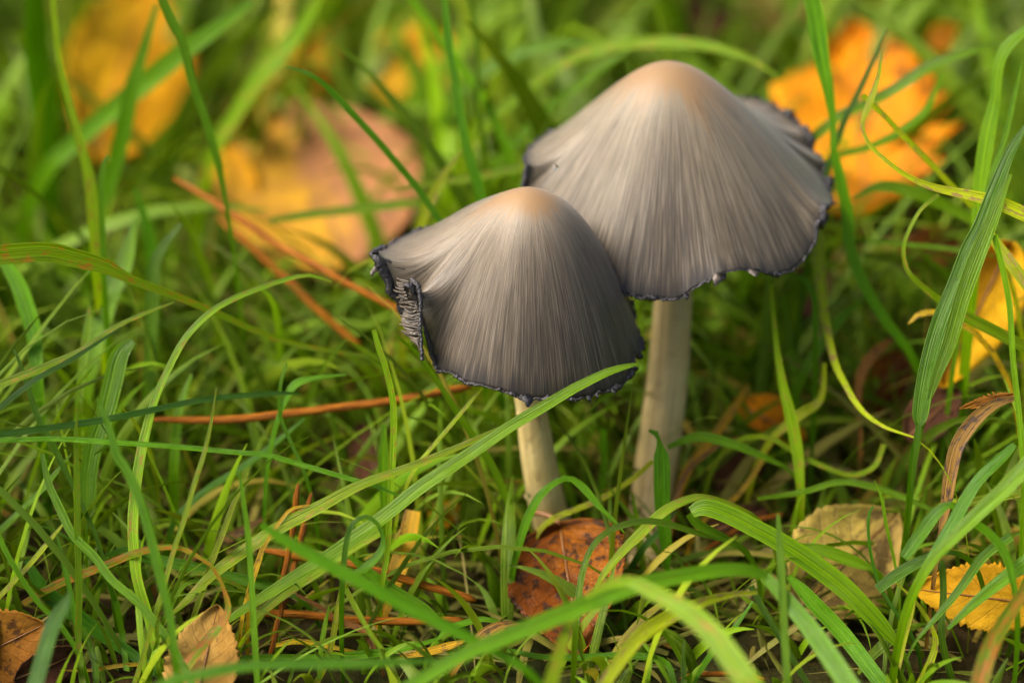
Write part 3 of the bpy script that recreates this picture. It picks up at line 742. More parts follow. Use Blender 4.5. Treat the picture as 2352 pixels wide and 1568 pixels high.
HERO = [
 # across the lower left
 ('long arching blade with its tip hanging left of the torn cap', 'y', [4, 9, 12, 14, 15, 16, 18, 22, 24, 25, 25, 24, 22, 20], 12, -8, [(762,648),(700,632),(600,660),(500,705),(430,770),(385,850),(355,920),(335,990),(320,1060),(308,1150),(305,1230),(315,1330),(345,1430),(380,1590)]),
 ('straight spotted pale green blade standing upright in the lower left', 'y', 17, -4, -6, [(178,930),(174,1000),(175,1050),(178,1250),(181,1360),(180,1480),(192,1590)]),
 ('long diagonal green blade running down through the lower left corner', 'g', [10,16,20,20,20,20,20,20,20,18,16], 0, -16, [(97,1041),(111,1108),(141,1176),(168,1229),(215,1276),(255,1330),(302,1370),(336,1404),(386,1471),(420,1528),(450,1590)]),
 ('dark spotted stalk leaning from the left edge with a thin tip', 'd', [5,11,15,16,15,12,11,10,10,9], 0, 3, [(32,801),(54,857),(84,951),(111,1004),(134,1047),(155,1090),(190,1160),(200,1185),(215,1215),(240,1290)]),
 ('broad bluish blade with fine ribs and a bent over top', 'b', [16,42,46,44,42,40,34,8], 14, 10, [(305,782),(275,815),(258,880),(240,950),(215,1020),(202,1100),(202,1165),(200,1190)]),
 ('slim blade with a needle tip over the orange needle', 'y', [3,7,11,12,12,12,12,12,11,10], -5, -8, [(497,890),(484,974),(467,1047),(447,1108),(420,1202),(400,1260),(380,1333),(353,1421),(322,1528),(300,1590)]),
 ('pale edged narrow blade leaning right in the lower left', 'p', [6,12,14,14,14,13,12,10], 0, -2, [(568,1085),(538,1152),(504,1243),(480,1306),(464,1360),(443,1421),(423,1495),(410,1560)]),
 ('thin upright blade crossing the broad leaf under the cap', 'g', [4,10,14,14,15,14], -10, -14, [(549,1080),(558,1142),(571,1243),(578,1343),(585,1461),(592,1580)]),
 ('blurred dark blade slanting in front of the bluish blade', 'd', [6,14,20,22,22,22,22,20,20], -20, -24, [(225,917),(249,977),(269,1047),(289,1075),(323,1152),(349,1243),(373,1344),(390,1411),(402,1500)]),
 ('nearly level dark blade running from the left edge above the orange needle', 'd', [4,12,14,15,16,16,16], 12, -8, [(690,903),(612,904),(470,917),(336,944),(235,964),(101,984),(-20,1000)]),
 ('long thin level blade reaching from the left edge to the middle', 'b', [4,9,11,12,12,12,12,12,12,12], -3, -6, [(939,1150),(874,1120),(790,1095),(689,1066),(613,1045),(538,1038),(403,1025),(269,1016),(134,1008),(-20,1011)]),
 ('upper of two blades rising together from the left edge', 'y', [4,10,13,15,18,20], -4, -8, [(400,694),(319,725),(252,759),(185,806),(101,843),(-20,890)]),
 ('lower of two blades rising together from the left edge', 'd', [4,11,13,14,15], -6, -8, [(279,751),(168,823),(84,870),(0,934),(-40,960)]),
 ('wide rust spotted blade lying in from the left edge', 'q', [8,14,14,16,18,22,34,44,46,46], 30, -2, [(850,820),(700,795),(613,769),(504,722),(403,679),(302,642),(242,612),(170,592),(101,578),(-20,586)]),
 ('short spear blade beside the rusted leaf tip in the lower left', 'p', 12, -3, -3, [(155,1192),(128,1223),(67,1297),(-10,1378)]),
 ('fine curved blade tip above the crossing blades in the lower left', 'd', [3,6,9,12], 0, 0, [(82,1204),(128,1219),(175,1250),(215,1285)]),
 ('narrow blade standing behind the short spear blade', 'g', 12, -3, -4, [(128,1219),(144,1286),(165,1377),(180,1470)]),
 ('blade falling from the left edge behind the yellow leaf', 'g', 14, -5, -4, [(-10,1216),(27,1290),(84,1377),(134,1428),(170,1480)], 'none'),
 ('wide dark dull blade lying across the lower left floor', 'd', [14,34,36,30,22,14], 5, 2, [(60,1285),(101,1354),(168,1407),(252,1468),(336,1525),(400,1580)]),
 ('thin blade slanting up from the left edge beside the pale stalks', 'g', 14, 4, 5, [(165,1040),(101,1118),(50,1169),(-10,1226)]),
 ('blurred green blade leaning over the yellow leaf corner', 'd', [8,28,36,36], -24, -28, [(160,1360),(148,1390),(118,1444),(76,1590)]),
 ('grey green ribbed blade lying flat behind the upright stalks', 'b', [8,18,26,28,26,24,10], 8, 8, [(242,1276),(286,1263),(336,1280),(420,1297),(504,1317),(613,1344),(680,1370)], 'none'),
 ('twin arching thin blade curling over to the right', 'y', 10, 0, 3, [(390,1400),(407,1347),(447,1317),(487,1320),(538,1340),(590,1370)], 'both'),
 ('lower twin of the thin arching blades', 'g', 10, -1, 3, [(386,1420),(410,1360),(440,1335),(487,1337),(530,1350),(570,1372)], 'both'),
 ('short pale blade in front of the tan birch leaf', 'p', 13, -8, -6, [(613,1404),(578,1444),(554,1478),(535,1540)]),
 ('kinked blade rising behind the tan birch leaf', 'g', 15, 3, 4, [(247,1325),(258,1360),(269,1394),(282,1471),(290,1540)], 'none'),
 ('folded grey blade in the bottom left undergrowth', 'b', 16, 0, -2, [(188,1440),(192,1454),(215,1511),(222,1590)], 'none'),
 # blurred, upper left
 ('blurred upright stalk with a pale joint in the upper left', 'y', [14,16,18,22,28,32], 36, 42, [(118,-30),(134,134),(158,235),(185,336),(205,420),(222,590)], 'none'),
 ('blurred hanging blade with a dark speck in the upper left', 'g', [16,22,22,20,20,20,14,10], 30, 40, [(360,-30),(390,44),(420,101),(440,188),(470,269),(494,349),(507,403),(525,500)], 'none'),
 ('wide blurred grey blade slanting across the yellow leaf', 'b', [20,36,44,46,44,40], 72, 95, [(575,5),(487,70),(420,118),(336,188),(269,242),(120,370)]),
 ('blurred pale blade standing before the upper left yellow leaf', 'b', [10,22,34,38,38,36], 66, 80, [(360,10),(329,118),(302,202),(286,286),(265,370),(228,480)]),
 ('small hooked blade tip beside the blurred stalk', 'g', [4,7,13,14,14,14], 30, 34, [(259,371),(247,359),(236,386),(232,454),(235,527),(238,620)]),
 ('dark blurred blade column at the far left', 'd', [40,56,60,50], 88, 120, [(80,-30),(84,134),(101,269),(110,420)], 'none'),
 ('blurred olive blade slanting from the top beside the orange leaf', 'y', [20,34,40,40,34], 84, 100, [(745,-30),(689,67),(638,128),(588,188),(500,330)]),
 # behind the small cap
 ('thin blade curving down behind the peak of the smaller cap', 'g', [4,10,13,15,16,16,16,15,14], 24, 32, [(655,153),(706,168),(749,198),(803,255),(857,312),(907,370),(951,423),(985,470),(1015,515)]),
 ('tall straight blade standing up behind the smaller cap', 'g', [12,18,20,22,24,26,26], 40, 42, [(1018,-30),(1028,84),(1045,185),(1058,269),(1075,353),(1095,420),(1110,480)], 'none'),
 ('slender blurred blade next to the tall straight blade', 'g', 14, 60, 65, [(1070,-30),(1092,67),(1099,151),(1095,230),(1110,330)], 'none'),
 ('blurred blade crossing behind the tall straight blade', 'g', 20, 76, 80, [(935,-20),(991,60),(1025,111),(1068,165),(1125,252),(1160,330)], 'none'),
 ('short pale whitish blade behind the smaller cap shoulder', 'p', [4,18,24,24,22], 44, 50, [(1062,343),(1018,403),(991,454),(968,511),(950,580)]),
 ('level yellow green blade reaching between the two caps', 'y', [4,14,18,20,20], 50, 55, [(904,437),(974,423),(1058,413),(1159,393),(1230,380)]),
 ('blurred blade lying over the pink brown leaf', 'y', [12,20,22,20], 66, 72, [(620,506),(722,491),(823,480),(950,465)], 'both'),
 ('bright arching blade bowing over the larger cap', 'y', [6,14,24,28,28,24,22,20], 66, 95, [(1785,175),(1718,134),(1634,107),(1533,97),(1416,104),(1315,134),(1231,188),(1130,275)]),
 ('pale blurred blade above the bright arching blade', 'b', [8,22,28,28], 95, 110, [(1385,100),(1265,104),(1164,134),(1080,190)]),
 ('pale blade running up to the shoulder of the larger cap', 'b', [8,24,28,28], 78, 95, [(1445,115),(1298,218),(1197,312),(1130,390)]),
 # upper right
 ('broad bright blade hanging beside the scalloped edge of the larger cap', 'g', [34,40,36,24,16,16,24,28,28,26,24,20], 35, 42, [(1860,-30),(1877,67),(1887,134),(1904,218),(1914,286),(1914,336),(1928,403),(1948,504),(1951,560),(1975,632),(2025,722),(2085,800)], 'none'),
 ('dark blade leaning away from the scalloped cap edge', 'd', [4,11,14,15,14], 36, 40, [(2038,67),(2008,134),(1971,215),(1941,276),(1915,345)]),
 ('yellowing hooked blade curling round to the right edge', 'p', [3,12,16,9,10,11,12,17,26,32,36], 12, 2, [(2028,118),(2015,185),(1995,242),(1981,286),(1995,329),(2032,366),(2082,403),(2143,430),(2243,452),(2294,467),(2372,500)]),
 ('pale stalk slanting down behind the yellowing hooked blade', 'p', 15, 22, 26, [(1981,218),(2028,262),(2075,312),(2136,373),(2183,423),(2240,480)], 'none'),
 ('tall bent over blade at the right edge', 'g', [18,28,26,26,36,36,30], 20, 26, [(2372,55),(2317,104),(2294,151),(2284,235),(2270,302),(2253,420),(2245,520)], 'none'),
 ('pointed blade beside the tall bent over blade', 'g', [3,11,14,15,14], 14, 18, [(2347,138),(2331,218),(2307,319),(2284,386),(2260,470)]),
 ('dark spotted broad blade with a rounded foot on the right', 'd', [10,22,28,32,38,40,38,40,40,40,36,14], 2, 0, [(2362,280),(2327,336),(2304,386),(2277,454),(2250,527),(2227,571),(2193,655),(2159,739),(2135,823),(2119,907),(2113,955),(2110,978)], 'none'),
 ('smooth bright green blade doubling the dark spotted blade', 'g', [10,30,38,36,34,26,10], -3, 0, [(2320,400),(2280,500),(2240,600),(2208,690),(2180,789),(2156,850),(2135,915)], 'none'),
 ('thin stem under the dark spotted broad blade', 'd', 11, 0, 8, [(2110,972),(2096,1047),(2088,1120)], 'none'),
 ('blurred grey blade reaching to the upper right', 'b', [6,20,26,26,24], 46, 55, [(2320,95),(2210,124),(2126,158),(2042,212),(1930,265)]),
 ('blurred blade rising over the orange leaf', 'g', [8,16,18,18,16], 50, 60, [(2165,170),(2126,252),(2075,296),(2008,333),(1920,358)]),
 ('short arched blade under the orange leaf', 'b', [6,24,30,26,14], 44, 46, [(1960,455),(2025,427),(2109,444),(2210,491),(2280,540)], 'both'),
 ('long wiry blade looping down at the right', 'y', [10,9,9,10,11,12,16,26,28,26], 8, 12, [(2156,447),(2116,480),(2089,527),(2075,571),(2082,615),(2102,642),(2153,685),(2210,722),(2277,756),(2372,806)], 'none'),
 ('pale curved blade sweeping down under the larger cap edge', 'p', [26,30,28,20,17,15,13,9,4], 54, 4, [(1872,470),(1877,554),(1884,638),(1894,722),(1914,823),(1941,883),(1975,937),(2025,977),(2099,1004)], 'none'),
 ('small dark blade hooking out below the larger cap edge', 'd', [4,12,14,12], 26, 30, [(1813,628),(1850,645),(1870,682),(1873,770)]),
 ('short pale blade leaning right beneath the larger cap', 'b', [4,20,24,22], 40, 44, [(1988,685),(1941,722),(1907,763),(1860,830)]),
 ('long spotted blade hanging behind the pale curved blade', 'y', [10,13,20,28,26,20], 25, 24, [(1770,650),(1783,790),(1796,873),(1820,974),(1833,1047),(1838,1110)], 'none'),
 ('twisted pale blade folding near the larger stem', 'p', [10,18,26,16], 30, 32, [(1894,833),(1884,917),(1833,954),(1780,1000)], 'none'),
 ('thin level blade crossing behind the right hand stalks', 'g', 12, 40, 42, [(1960,550),(2075,561),(2176,571),(2290,588)], 'both'),
 ('pale broad blade falling to the right edge', 'p', [14,28,30], 15, 8, [(2255,510),(2310,588),(2380,680)], 'none'),
 ('slim upright blade along the right edge', 'g', 14, -2, -2, [(2285,540),(2317,688),(2327,823),(2341,957),(2350,1060)], 'none'),
 # middle
 ('blunt upright blade standing left of the smaller stem', 'y', [10,14,14,15,16,16,15,14,12], 0, 4, [(858,757),(870,800),(884,840),(900,907),(904,957),(902,1047),(897,1130),(890,1260),(880,1323)], 'none'),
 ('dark slanting blade passing under the lip of the smaller cap', 'g', [4,10,12,14,16,18,18,17], 10, 22, [(909,769),(958,813),(991,857),(1025,907),(1065,968),(1102,1025),(1135,1080),(1165,1150)]),
 ('long ribbed blade with its tip across the smaller cap margin', 'g', [5,12,18,21,23,26,28,30,32,32,32,30,28,24,20,12], -7, -3, [(1466,835),(1440,841),(1399,853),(1350,876),(1315,894),(1248,934),(1164,984),(1075,1045),(974,1112),(907,1165),(840,1216),(756,1275),(690,1315),(620,1360),(570,1392),(500,1440)]),
 ('yellow flecked long blade lying just above the ribbed blade', 'y', [4,11,16,19,23,29,31,29,24,18,6], -5, -3, [(1200,956),(1100,1005),(1018,1041),(924,1078),(823,1115),(722,1169),(638,1213),(560,1265),(487,1320),(437,1370),(390,1414)], 'none'),
 ('blunt cut blade below the ribbed long blade', 'y', [20,24,24,22,20,16], 2, 3, [(872,1222),(806,1259),(739,1306),(672,1350),(622,1387),(560,1440)], 'none'),
 ('dark blade curled into a loop in the lower middle', 'g', [10,20,18,11,10,11,12,14,14], -9, -8, [(803,1322),(840,1302),(870,1273),(881,1240),(867,1202),(837,1186),(806,1209),(793,1260),(786,1340)], 'none'),
 ('blurred near blade slanting down past the curled loop', 'g', [14,28,30,30,30,30,26,20], -27, -30, [(600,1205),(672,1250),(756,1296),(840,1340),(924,1387),(1008,1428),(1092,1471),(1200,1530)], 'tip'),
 ('flat pale blade behind the curled loop', 'b', [8,20,26,24,14,8], 6, 4, [(795,1270),(843,1310),(907,1357),(974,1397),(1008,1428),(1022,1455)], 'none'),
 ('tiny upright sprout tip in the lower middle', 'g', [4,11,12,11], -2, -3, [(756,1391),(746,1438),(737,1495),(733,1560)]),
 ('jointed straw green stalk rising to the curled loop', 'p', 14, 0, 0, [(790,1337),(776,1397),(763,1471),(746,1528),(715,1590)], 'none'),
 ('folded blade slanting down from the stalk joint', 'y', 14, 0, -4, [(793,1350),(823,1407),(857,1464),(890,1511),(925,1590)], 'none'),
 ('level blade with a kink at the bottom middle', 'g', [8,13,15,12,8,14,20,14,13,12], 0, 0, [(1142,1428),(1109,1421),(1052,1434),(1022,1445),(1008,1464),(941,1485),(857,1500),(722,1508),(588,1508),(520,1520)], 'none'),
 ('blurred near level blade along the bottom', 'g', [8,22,24,24], -30, -34, [(1020,1516),(823,1522),(588,1527),(400,1560)]),
 ('small arched blade before the smaller stem', 'g', [3,6,12,19,13,14,19,20,16], 4, 12, [(1433,1223),(1419,1203),(1379,1166),(1342,1122),(1308,1098),(1275,1108),(1237,1142),(1207,1203),(1184,1280)], 'none'),
 ('pale round stem crossing behind the larger stalk base', 'p', [10,13,14,14], 22, 20, [(1500,1058),(1449,1102),(1379,1145),(1270,1190)], 'none'),
 ('short upright blade with a nodding tip before the larger stem', 'g', [6,14,9,34,38,38,34,26,12], 14, 18, [(1490,988),(1508,996),(1514,1015),(1518,1045),(1520,1080),(1520,1125),(1523,1192),(1530,1259),(1533,1300)], 'none'),
 ('bent blade reaching right from the larger stem', 'b', [10,22,22,16,8], 22, 26, [(1533,1027),(1600,1003),(1668,1015),(1735,1040),(1800,1070)], 'both'),
 ('bowed thin blade arching over the brown leaf', 'g', [6,13,15,15,15,14,14,15,16], 6, -10, [(1655,1240),(1600,1223),(1533,1202),(1476,1196),(1419,1209),(1379,1233),(1352,1270),(1335,1327),(1326,1395)], 'none'),
 ('yellow tipped bowed blade above the brown leaf', 'y', [5,14,20,24,22,18,16,14,10], -1, 8, [(1365,1357),(1385,1320),(1426,1270),(1473,1223),(1527,1172),(1584,1145),(1617,1142),(1668,1155),(1725,1180)], 'none'),
 ('broad striped blade doubling back in the lower right', 'b', [26,40,42,42,44,48,48,44,38,12], 0, -2, [(1588,1176),(1617,1164),(1668,1179),(1735,1213),(1790,1243),(1857,1287),(1924,1337),(1975,1384),(2025,1438),(2066,1485)], 'none'),
 ('underside of a folded blade tucked below the striped blade', 'g', [22,22,20,14], 3, 6, [(1584,1178),(1604,1204),(1650,1228),(1700,1255)], 'none'),
 ('blurred broad near blade arching over the brown leaf foot', 'g', [20,30,34,38,40,40,38,34,28], -22, -34, [(1764,1322),(1701,1307),(1601,1315),(1466,1343),(1365,1380),(1264,1421),(1164,1461),(1060,1505),(900,1600)], 'none'),
 ('blurred bluish blade dropping from the bend to the bottom edge', 'b', [24,34,44,50], -18, -26, [(1756,1322),(1807,1377),(1874,1461),(1968,1600)], 'none'),
 ('blurred yellow green near blade bowing to the bottom right', 'y', [10,22,28,36,46,54,58], -28, -38, [(1345,1370),(1399,1341),(1449,1335),(1500,1360),(1567,1397),(1634,1454),(1720,1570)], 'none'),
 ('blurred upright near stem before the brown leaf', 'y', [12,18,26,36], -24, -36, [(1336,1380),(1310,1427),(1291,1478),(1255,1600)], 'none'),
 ('pale blurred blade curving up at the bottom middle', 'p', [8,16,28,36,34,30], -14, -22, [(1740,1360),(1668,1367),(1584,1394),(1500,1438),(1449,1485),(1380,1580)]),
 ('thin dark needle of grass at the bottom edge', 'd', [3,8,12,14], -6, -7, [(1573,1468),(1570,1500),(1570,1530),(1573,1600)]),
 ('narrow blade leaning right at the bottom edge', 'g', [5,12,14,14], 0, -3, [(1730,1380),(1684,1444),(1634,1501),(1575,1590)]),
 ('curled over blade at the bottom beneath the striped blade', 'g', [10,14,16,17,15,13], -6, -5, [(1164,1491),(1248,1508),(1360,1508),(1449,1504),(1530,1522),(1552,1590)], 'none'),
 ('blurred upright blade before the striped blade', 'g', [8,18,18,18], -18, -22, [(1787,1180),(1793,1276),(1797,1360),(1808,1560)], 'blunt'),
 ('narrow speckled blade below the blurred bend', 'd', 15, -5, -7, [(1725,1345),(1745,1385),(1780,1444),(1860,1580)], 'none'),
 ('wide ribbed grey blade running to the bottom right', 'b', [12,28,36,38,36], 0, -4, [(1810,1322),(1840,1352),(1874,1390),(1941,1462),(2040,1590)], 'none'),
 ('bright elbow blade bending above the yellow serrated leaf', 'g', [22,30,28,18,16,18,20,20,14], -10, -14, [(2075,1280),(2109,1233),(2143,1186),(2176,1159),(2200,1169),(2243,1202),(2277,1229),(2311,1276),(2330,1350)], 'none'),
 ('stout leaning stem of the lower right grass tuft', 'g', [12,22,26,28,22,18], -12, -14, [(2330,1020),(2310,1041),(2243,1108),(2193,1192),(2143,1276),(2105,1340)], 'none'),
 ('blurred wide blade leaning in from the right edge', 'g', [36,36,32,24], -18, -18, [(2380,1045),(2310,1120),(2243,1182),(2150,1275)], 'none'),
 ('pale grooved blade foot below the leaning stem', 'p', [10,20,20,16,10], -2, -6, [(2101,1340),(2092,1394),(2075,1461),(2064,1520),(2050,1600)], 'none'),
 ('slender blade arcing down beside the yellow serrated leaf', 'p', [3,8,10,13,18,14], 0, -3, [(2056,1335),(2102,1380),(2136,1431),(2149,1471),(2136,1521),(2100,1590)], 'none'),
 ('blunt upright blade in front of the yellow serrated leaf', 'd', 16, -4, -5, [(2163,1286),(2167,1360),(2163,1461),(2186,1560)], 'blunt'),
 ('short cut dark blade poking left over the mottled leaf', 'd', [22,27,24,14], -6, -6, [(2015,1353),(2058,1320),(2109,1290),(2150,1270)], 'none'),
 ('hair thin tip standing over the mottled leaf', 'g', [3,7,8,7,6], 5, 6, [(2008,1102),(2025,1142),(2035,1202),(2053,1280),(2062,1330)]),
 ('wiry stalk bending across the mottled leaf', 'd', [4,7,7,8,8,8], 2, 2, [(2006,1162),(1995,1186),(1998,1259),(2018,1337),(2052,1397),(2090,1450)]),
 ('flat blade coming level from the right edge', 'y', [14,20,22,22], 6, 4, [(2200,1158),(2240,1150),(2290,1140),(2370,1124)], 'tip'),
 ('wide blurred blade crossing the yellow leaf from the right edge', 'g', [8,20,30,40], -10, -12, [(2176,1444),(2227,1394),(2294,1337),(2380,1275)]),
 ('long narrow blade crossing in front of the yellow leaf', 'g', [22,22,20,14,6], -8, -6, [(2322,1230),(2260,1276),(2210,1344),(2159,1407),(2109,1464)], 'none'),
 ('yellowing blurred blade rising at the bottom right corner', 'r', [24,34,40,42], -20, -26, [(2370,1330),(2310,1421),(2270,1495),(2240,1600)], 'none'),
 ('level green blade lying on the mottled leaf', 'g', [14,28,28,14], 9, 9, [(1838,1254),(1891,1264),(1958,1288),(2000,1304)], 'none'),
 ('curved thin blade above the mottled leaf', 'y', 13, 24, 25, [(2030,1020),(2008,1071),(1955,1091),(1891,1071),(1830,1041),(1780,1010)], 'none'),
 ('glossy blade lying behind the mottled leaf', 'g', [8,13,15,16,14,10], 20, 18, [(1739,1145),(1840,1130),(1930,1106),(2008,1118),(2075,1142),(2145,1172)], 'none'),
 ('little forked sprout left of the curled loop', 'g', [4,8,9,9,9], 14, 16, [(659,833),(644,884),(643,951),(665,1008),(690,1060)]),
 ('drooping leaf of the little forked sprout', 'g', [4,12,20,12], 15, 15, [(796,860),(722,868),(676,884),(650,930)]),
 ('dewy thin pale blade leaning under the smaller cap', 'p', [6,8,9,9], 8, 10, [(1109,890),(1085,917),(1025,988),(960,1065)], 'none'),
 ('whitish blade standing behind the blunt upright blade', 'b', [10,22,24,20], 15, 18, [(882,974),(880,1047),(882,1110),(886,1185)], 'none'),
 ('broad pale blurred blade standing left of the torn cap', 'b', [10,40,46,46,40], 46, 44, [(312,500),(286,605),(255,672),(235,739),(205,850)]),
 ('pale bent blade blurred between the rusted blade and the needles', 'b', [8,22,30,32,28], 40, 40, [(415,515),(366,580),(349,655),(346,790),(340,880)]),
 ('bluish blade sagging below the wide rust spotted blade', 'b', [26,36,40,36,28], 30, 26, [(10,600),(40,650),(60,705),(78,773),(84,860)]),
 ('bright slim blurred stalk under the rust spotted blade', 'y', 20, 26, 22, [(206,690),(199,760),(188,840),(180,925)]),
 ('pale grooved blade leaning behind the slim needle tipped blade', 'b', [6,18,24,24], 30, 30, [(440,860),(415,930),(405,990),(400,1060)]),
 ('green blade slanting behind the long level blade', 'g', [5,12,16,16,14], 24, 22, [(700,960),(640,1010),(560,1070),(480,1120),(420,1170)]),
 # blurred fillers between the caps' stems
 ('thin blade leaning across the foot of the larger stem', 'g', [4,11,14,14], 20, 22, [(1400,1120),(1445,1180),(1490,1235),(1530,1300)]),
 ('pale blade standing against the foot of the larger stem', 'y', [4,14,18,16], 24, 24, [(1452,1130),(1462,1190),(1470,1250),(1478,1310)]),
 ('green blade bending over the foot of the larger stem', 'd', [4,13,16,15], 18, 20, [(1560,1160),(1520,1215),(1480,1255),(1440,1320)]),
 ('green blade standing behind the gap between the two stems', 'g', 16, 40, 46, [(1385,985),(1388,1060),(1380,1130),(1375,1190)], 'none'),
 ('broad pale blade standing behind the pale whitish blade', 'b', [10,30,34,34], 60, 66, [(310,430),(345,560),(350,680),(345,800)], 'none'),
]
for h in HERO:
    blade(*h)

for a in [
 ('curled brown withered blade at the right edge', 'n', [8,22,32,34,32,26,12], 2, 0, [(2345,912),(2290,925),(2240,962),(2200,1020),(2184,1080),(2174,1150),(2162,1215)]),
 ('flat yellow straw blade standing right of the blunt blade', 's', [34,42,42,32,22], 18, 14, [(948,1172),(935,1235),(912,1310),(880,1400),(850,1470)]),
 ('rust orange withered blade arching in the lower left', 'r', [14,20,20,18,14,12,8,8,10,16,22,26], 3, -14, [(54,1385),(134,1340),(235,1300),(302,1273),(370,1256),(420,1260),(470,1287),(491,1306),(517,1360),(524,1404),(497,1444),(430,1525)]),
 ('pale straw stalk lying along the bottom left', 's', 10, 0, 0, [(134,1538),(202,1538),(302,1525),(387,1532),(450,1560)]),
 ('dry tan stalk slanting behind the lower left blades', 'n', 22, 24, 26, [(620,1180),(560,1215),(470,1262),(390,1300)]),
 ('curved brown straw bending behind the larger stem', 'n', 12, 30, 26, [(1700,1000),(1640,1030),(1580,1080),(1555,1140),(1540,1210)]),
 ('tan straw lying over the dark soil on the right', 's', 14, 34, 30, [(1780,1010),(1735,1080),(1690,1140),(1630,1180)]),
 ('pale curled straw tip above the yellow folded leaf', 's', 14, 20, 20, [(2085,745),(2110,722),(2145,717),(2190,730)]),
 ('thin orange straw beside the long ribbed blade', 's', [5,8,9,8,10,12], -4, -4, [(710,1160),(670,1168),(645,1195),(618,1235),(596,1280),(580,1330)]),
 ('pale straw sliver behind the thin upright blade', 's', [10,14,12,10], 0, 0, [(604,1255),(590,1300),(575,1345),(560,1400)]),
 ('brown withered blade curved under the larger cap', 'n', [8,22,26,18,10], 48, 44, [(2060,770),(2020,800),(1985,840),(1970,900),(1975,980)]),
 ('tan folded leaf blade at the bottom middle', 'n', [8,26,34,20], -3, -2, [(1195,1432),(1150,1438),(1110,1462),(1060,1510)]),
 ('yellow straw sliver lying at the bottom middle', 's', [6,18,18,8], 0, 0, [(1068,1470),(1030,1482),(980,1496),(915,1508)]),
 ('small cream straw curved on the bottom floor', 's', [10,13,12,8], 2, 2, [(630,1482),(680,1472),(740,1480),(830,1500)]),
 ('dark brown rotting blade beside the jointed stalk', 'n', [6,10,12,16,10], 1, 1, [(680,1365),(730,1390),(780,1425),(830,1445),(860,1490)]),
 ('pale leaning straw between the larger stem and the mottled leaf', 's', 20, 44, 40, [(1720,880),(1690,930),(1640,1000),(1590,1060)]),
]:
    rusty(*a)

# ------------------------------------------------------------------ needles
def needle_mat():
    m, nt = new_mat('needle'); t = NT(nt)
    uv = t.n('ShaderNodeUVMap').outputs[0]
    rnd = t.n('ShaderNodeObjectInfo').outputs['Random']
    a = t.noise(t.mapv(uv, (9, 1.4, 1)), 1.0, 5.0, 0.7)
    col = t.ramp(a, [(0.3, (0.06, 0.017, 0.001)), (0.5, (0.24, 0.072, 0.002)), (0.7, (0.42, 0.155, 0.006))])
    hsv = t.n('ShaderNodeHueSaturation'); t.l(t.math('MULTIPLY_ADD', rnd, 0.4, 0.8), hsv.inputs['Value']); t.l(col, hsv.inputs['Color'])
    p = t.n('ShaderNodeBsdfPrincipled'); t.l(hsv.outputs[0], p.inputs['Base Color']); p.inputs['Roughness'].default_value = 0.45; p.inputs['Specular IOR Level'].default_value = 0.15
    t.l(t.bump(a, 0.0006), p.inputs['Normal'])
    o = t.n('ShaderNodeOutputMaterial'); t.l(p.outputs[0], o.inputs[0])
    return m
NEEDLE = needle_mat()
def needle(label, w, d0, d1, pts):
    n = len(pts)
    w = w * 0.8
    C = catmull([(p[0], p[1], resolve(p[0], p[1], d0 + (d1 - d0) * i / (n - 1)), w) for i, p in enumerate(pts)], 30)
    path = [at(c[0] + 5 * nz(k * 0.13, w, c[0] * 0.01), c[1] + 6 * nz(k * 0.13, w + 7, c[1] * 0.01), c[2]) for k, c in enumerate(C)]
    rad = []
    for i, c in enumerate(C):
        s = i / 29
        rad.append(0.5 * w * K * (FOCUS + c[2] / 1000) * min(1, 0.30 + 1.1 * (s * 3.2) ** 0.5, 0.45 + 1.2 * ((1 - s) * 6) ** 0.5))
    v, f, u = tube(path, rad, 10, True, lambda i, k: 1 + 0.16 * nz(i * 0.4, k * 0.8, w))
    o = link('pine_needle', mesh('pine_needle', v, f, u), NEEDLE)
    tag(o, label, 'pine needle', 'orange brown needles in the grass')
for a in [
 ('long level orange needle left of the smaller stem', 24, 28, 30, [(350,964),(520,962),(720,945),(900,920),(1085,890)]),
 ('blurred orange needle slanting down behind the smaller cap', 21, 62, 40, [(400,408),(520,480),(640,560),(760,630),(930,720)]),
 ('second blurred needle parallel below the slanting one', 20, 70, 60, [(500,500),(600,590),(700,680),(830,800)]),
 ('orange needle lying behind the curled loop', 24, 12, 8, [(600,1262),(720,1285),(860,1310),(980,1342),(1095,1380)]),
 ('lowest level orange needle near the bottom middle', 24, 8, 6, [(560,1405),(700,1412),(880,1425),(1070,1425)]),
 ('short upright orange needle left of the loop', 17, 9, 8, [(686,1108),(676,1200),(655,1300),(640,1380)]),
 ('upright orange needle beside the short one', 17, 14, 10, [(716,1128),(700,1210),(670,1320),(625,1480)]),
 ('reddish needle standing at the bottom left of the loop', 16, 4, 2, [(650,1370),(636,1440),(615,1520)]),
 ('orange twig end at the bottom edge', 16, 0, 0, [(1560,1560),(1620,1548),(1700,1545),(1760,1560)]),
 ('dim orange needle lying right of the larger stem', 14, 34, 30, [(1545,1330),(1640,1250),(1720,1200),(1800,1180)]),
]:
    needle(*a)

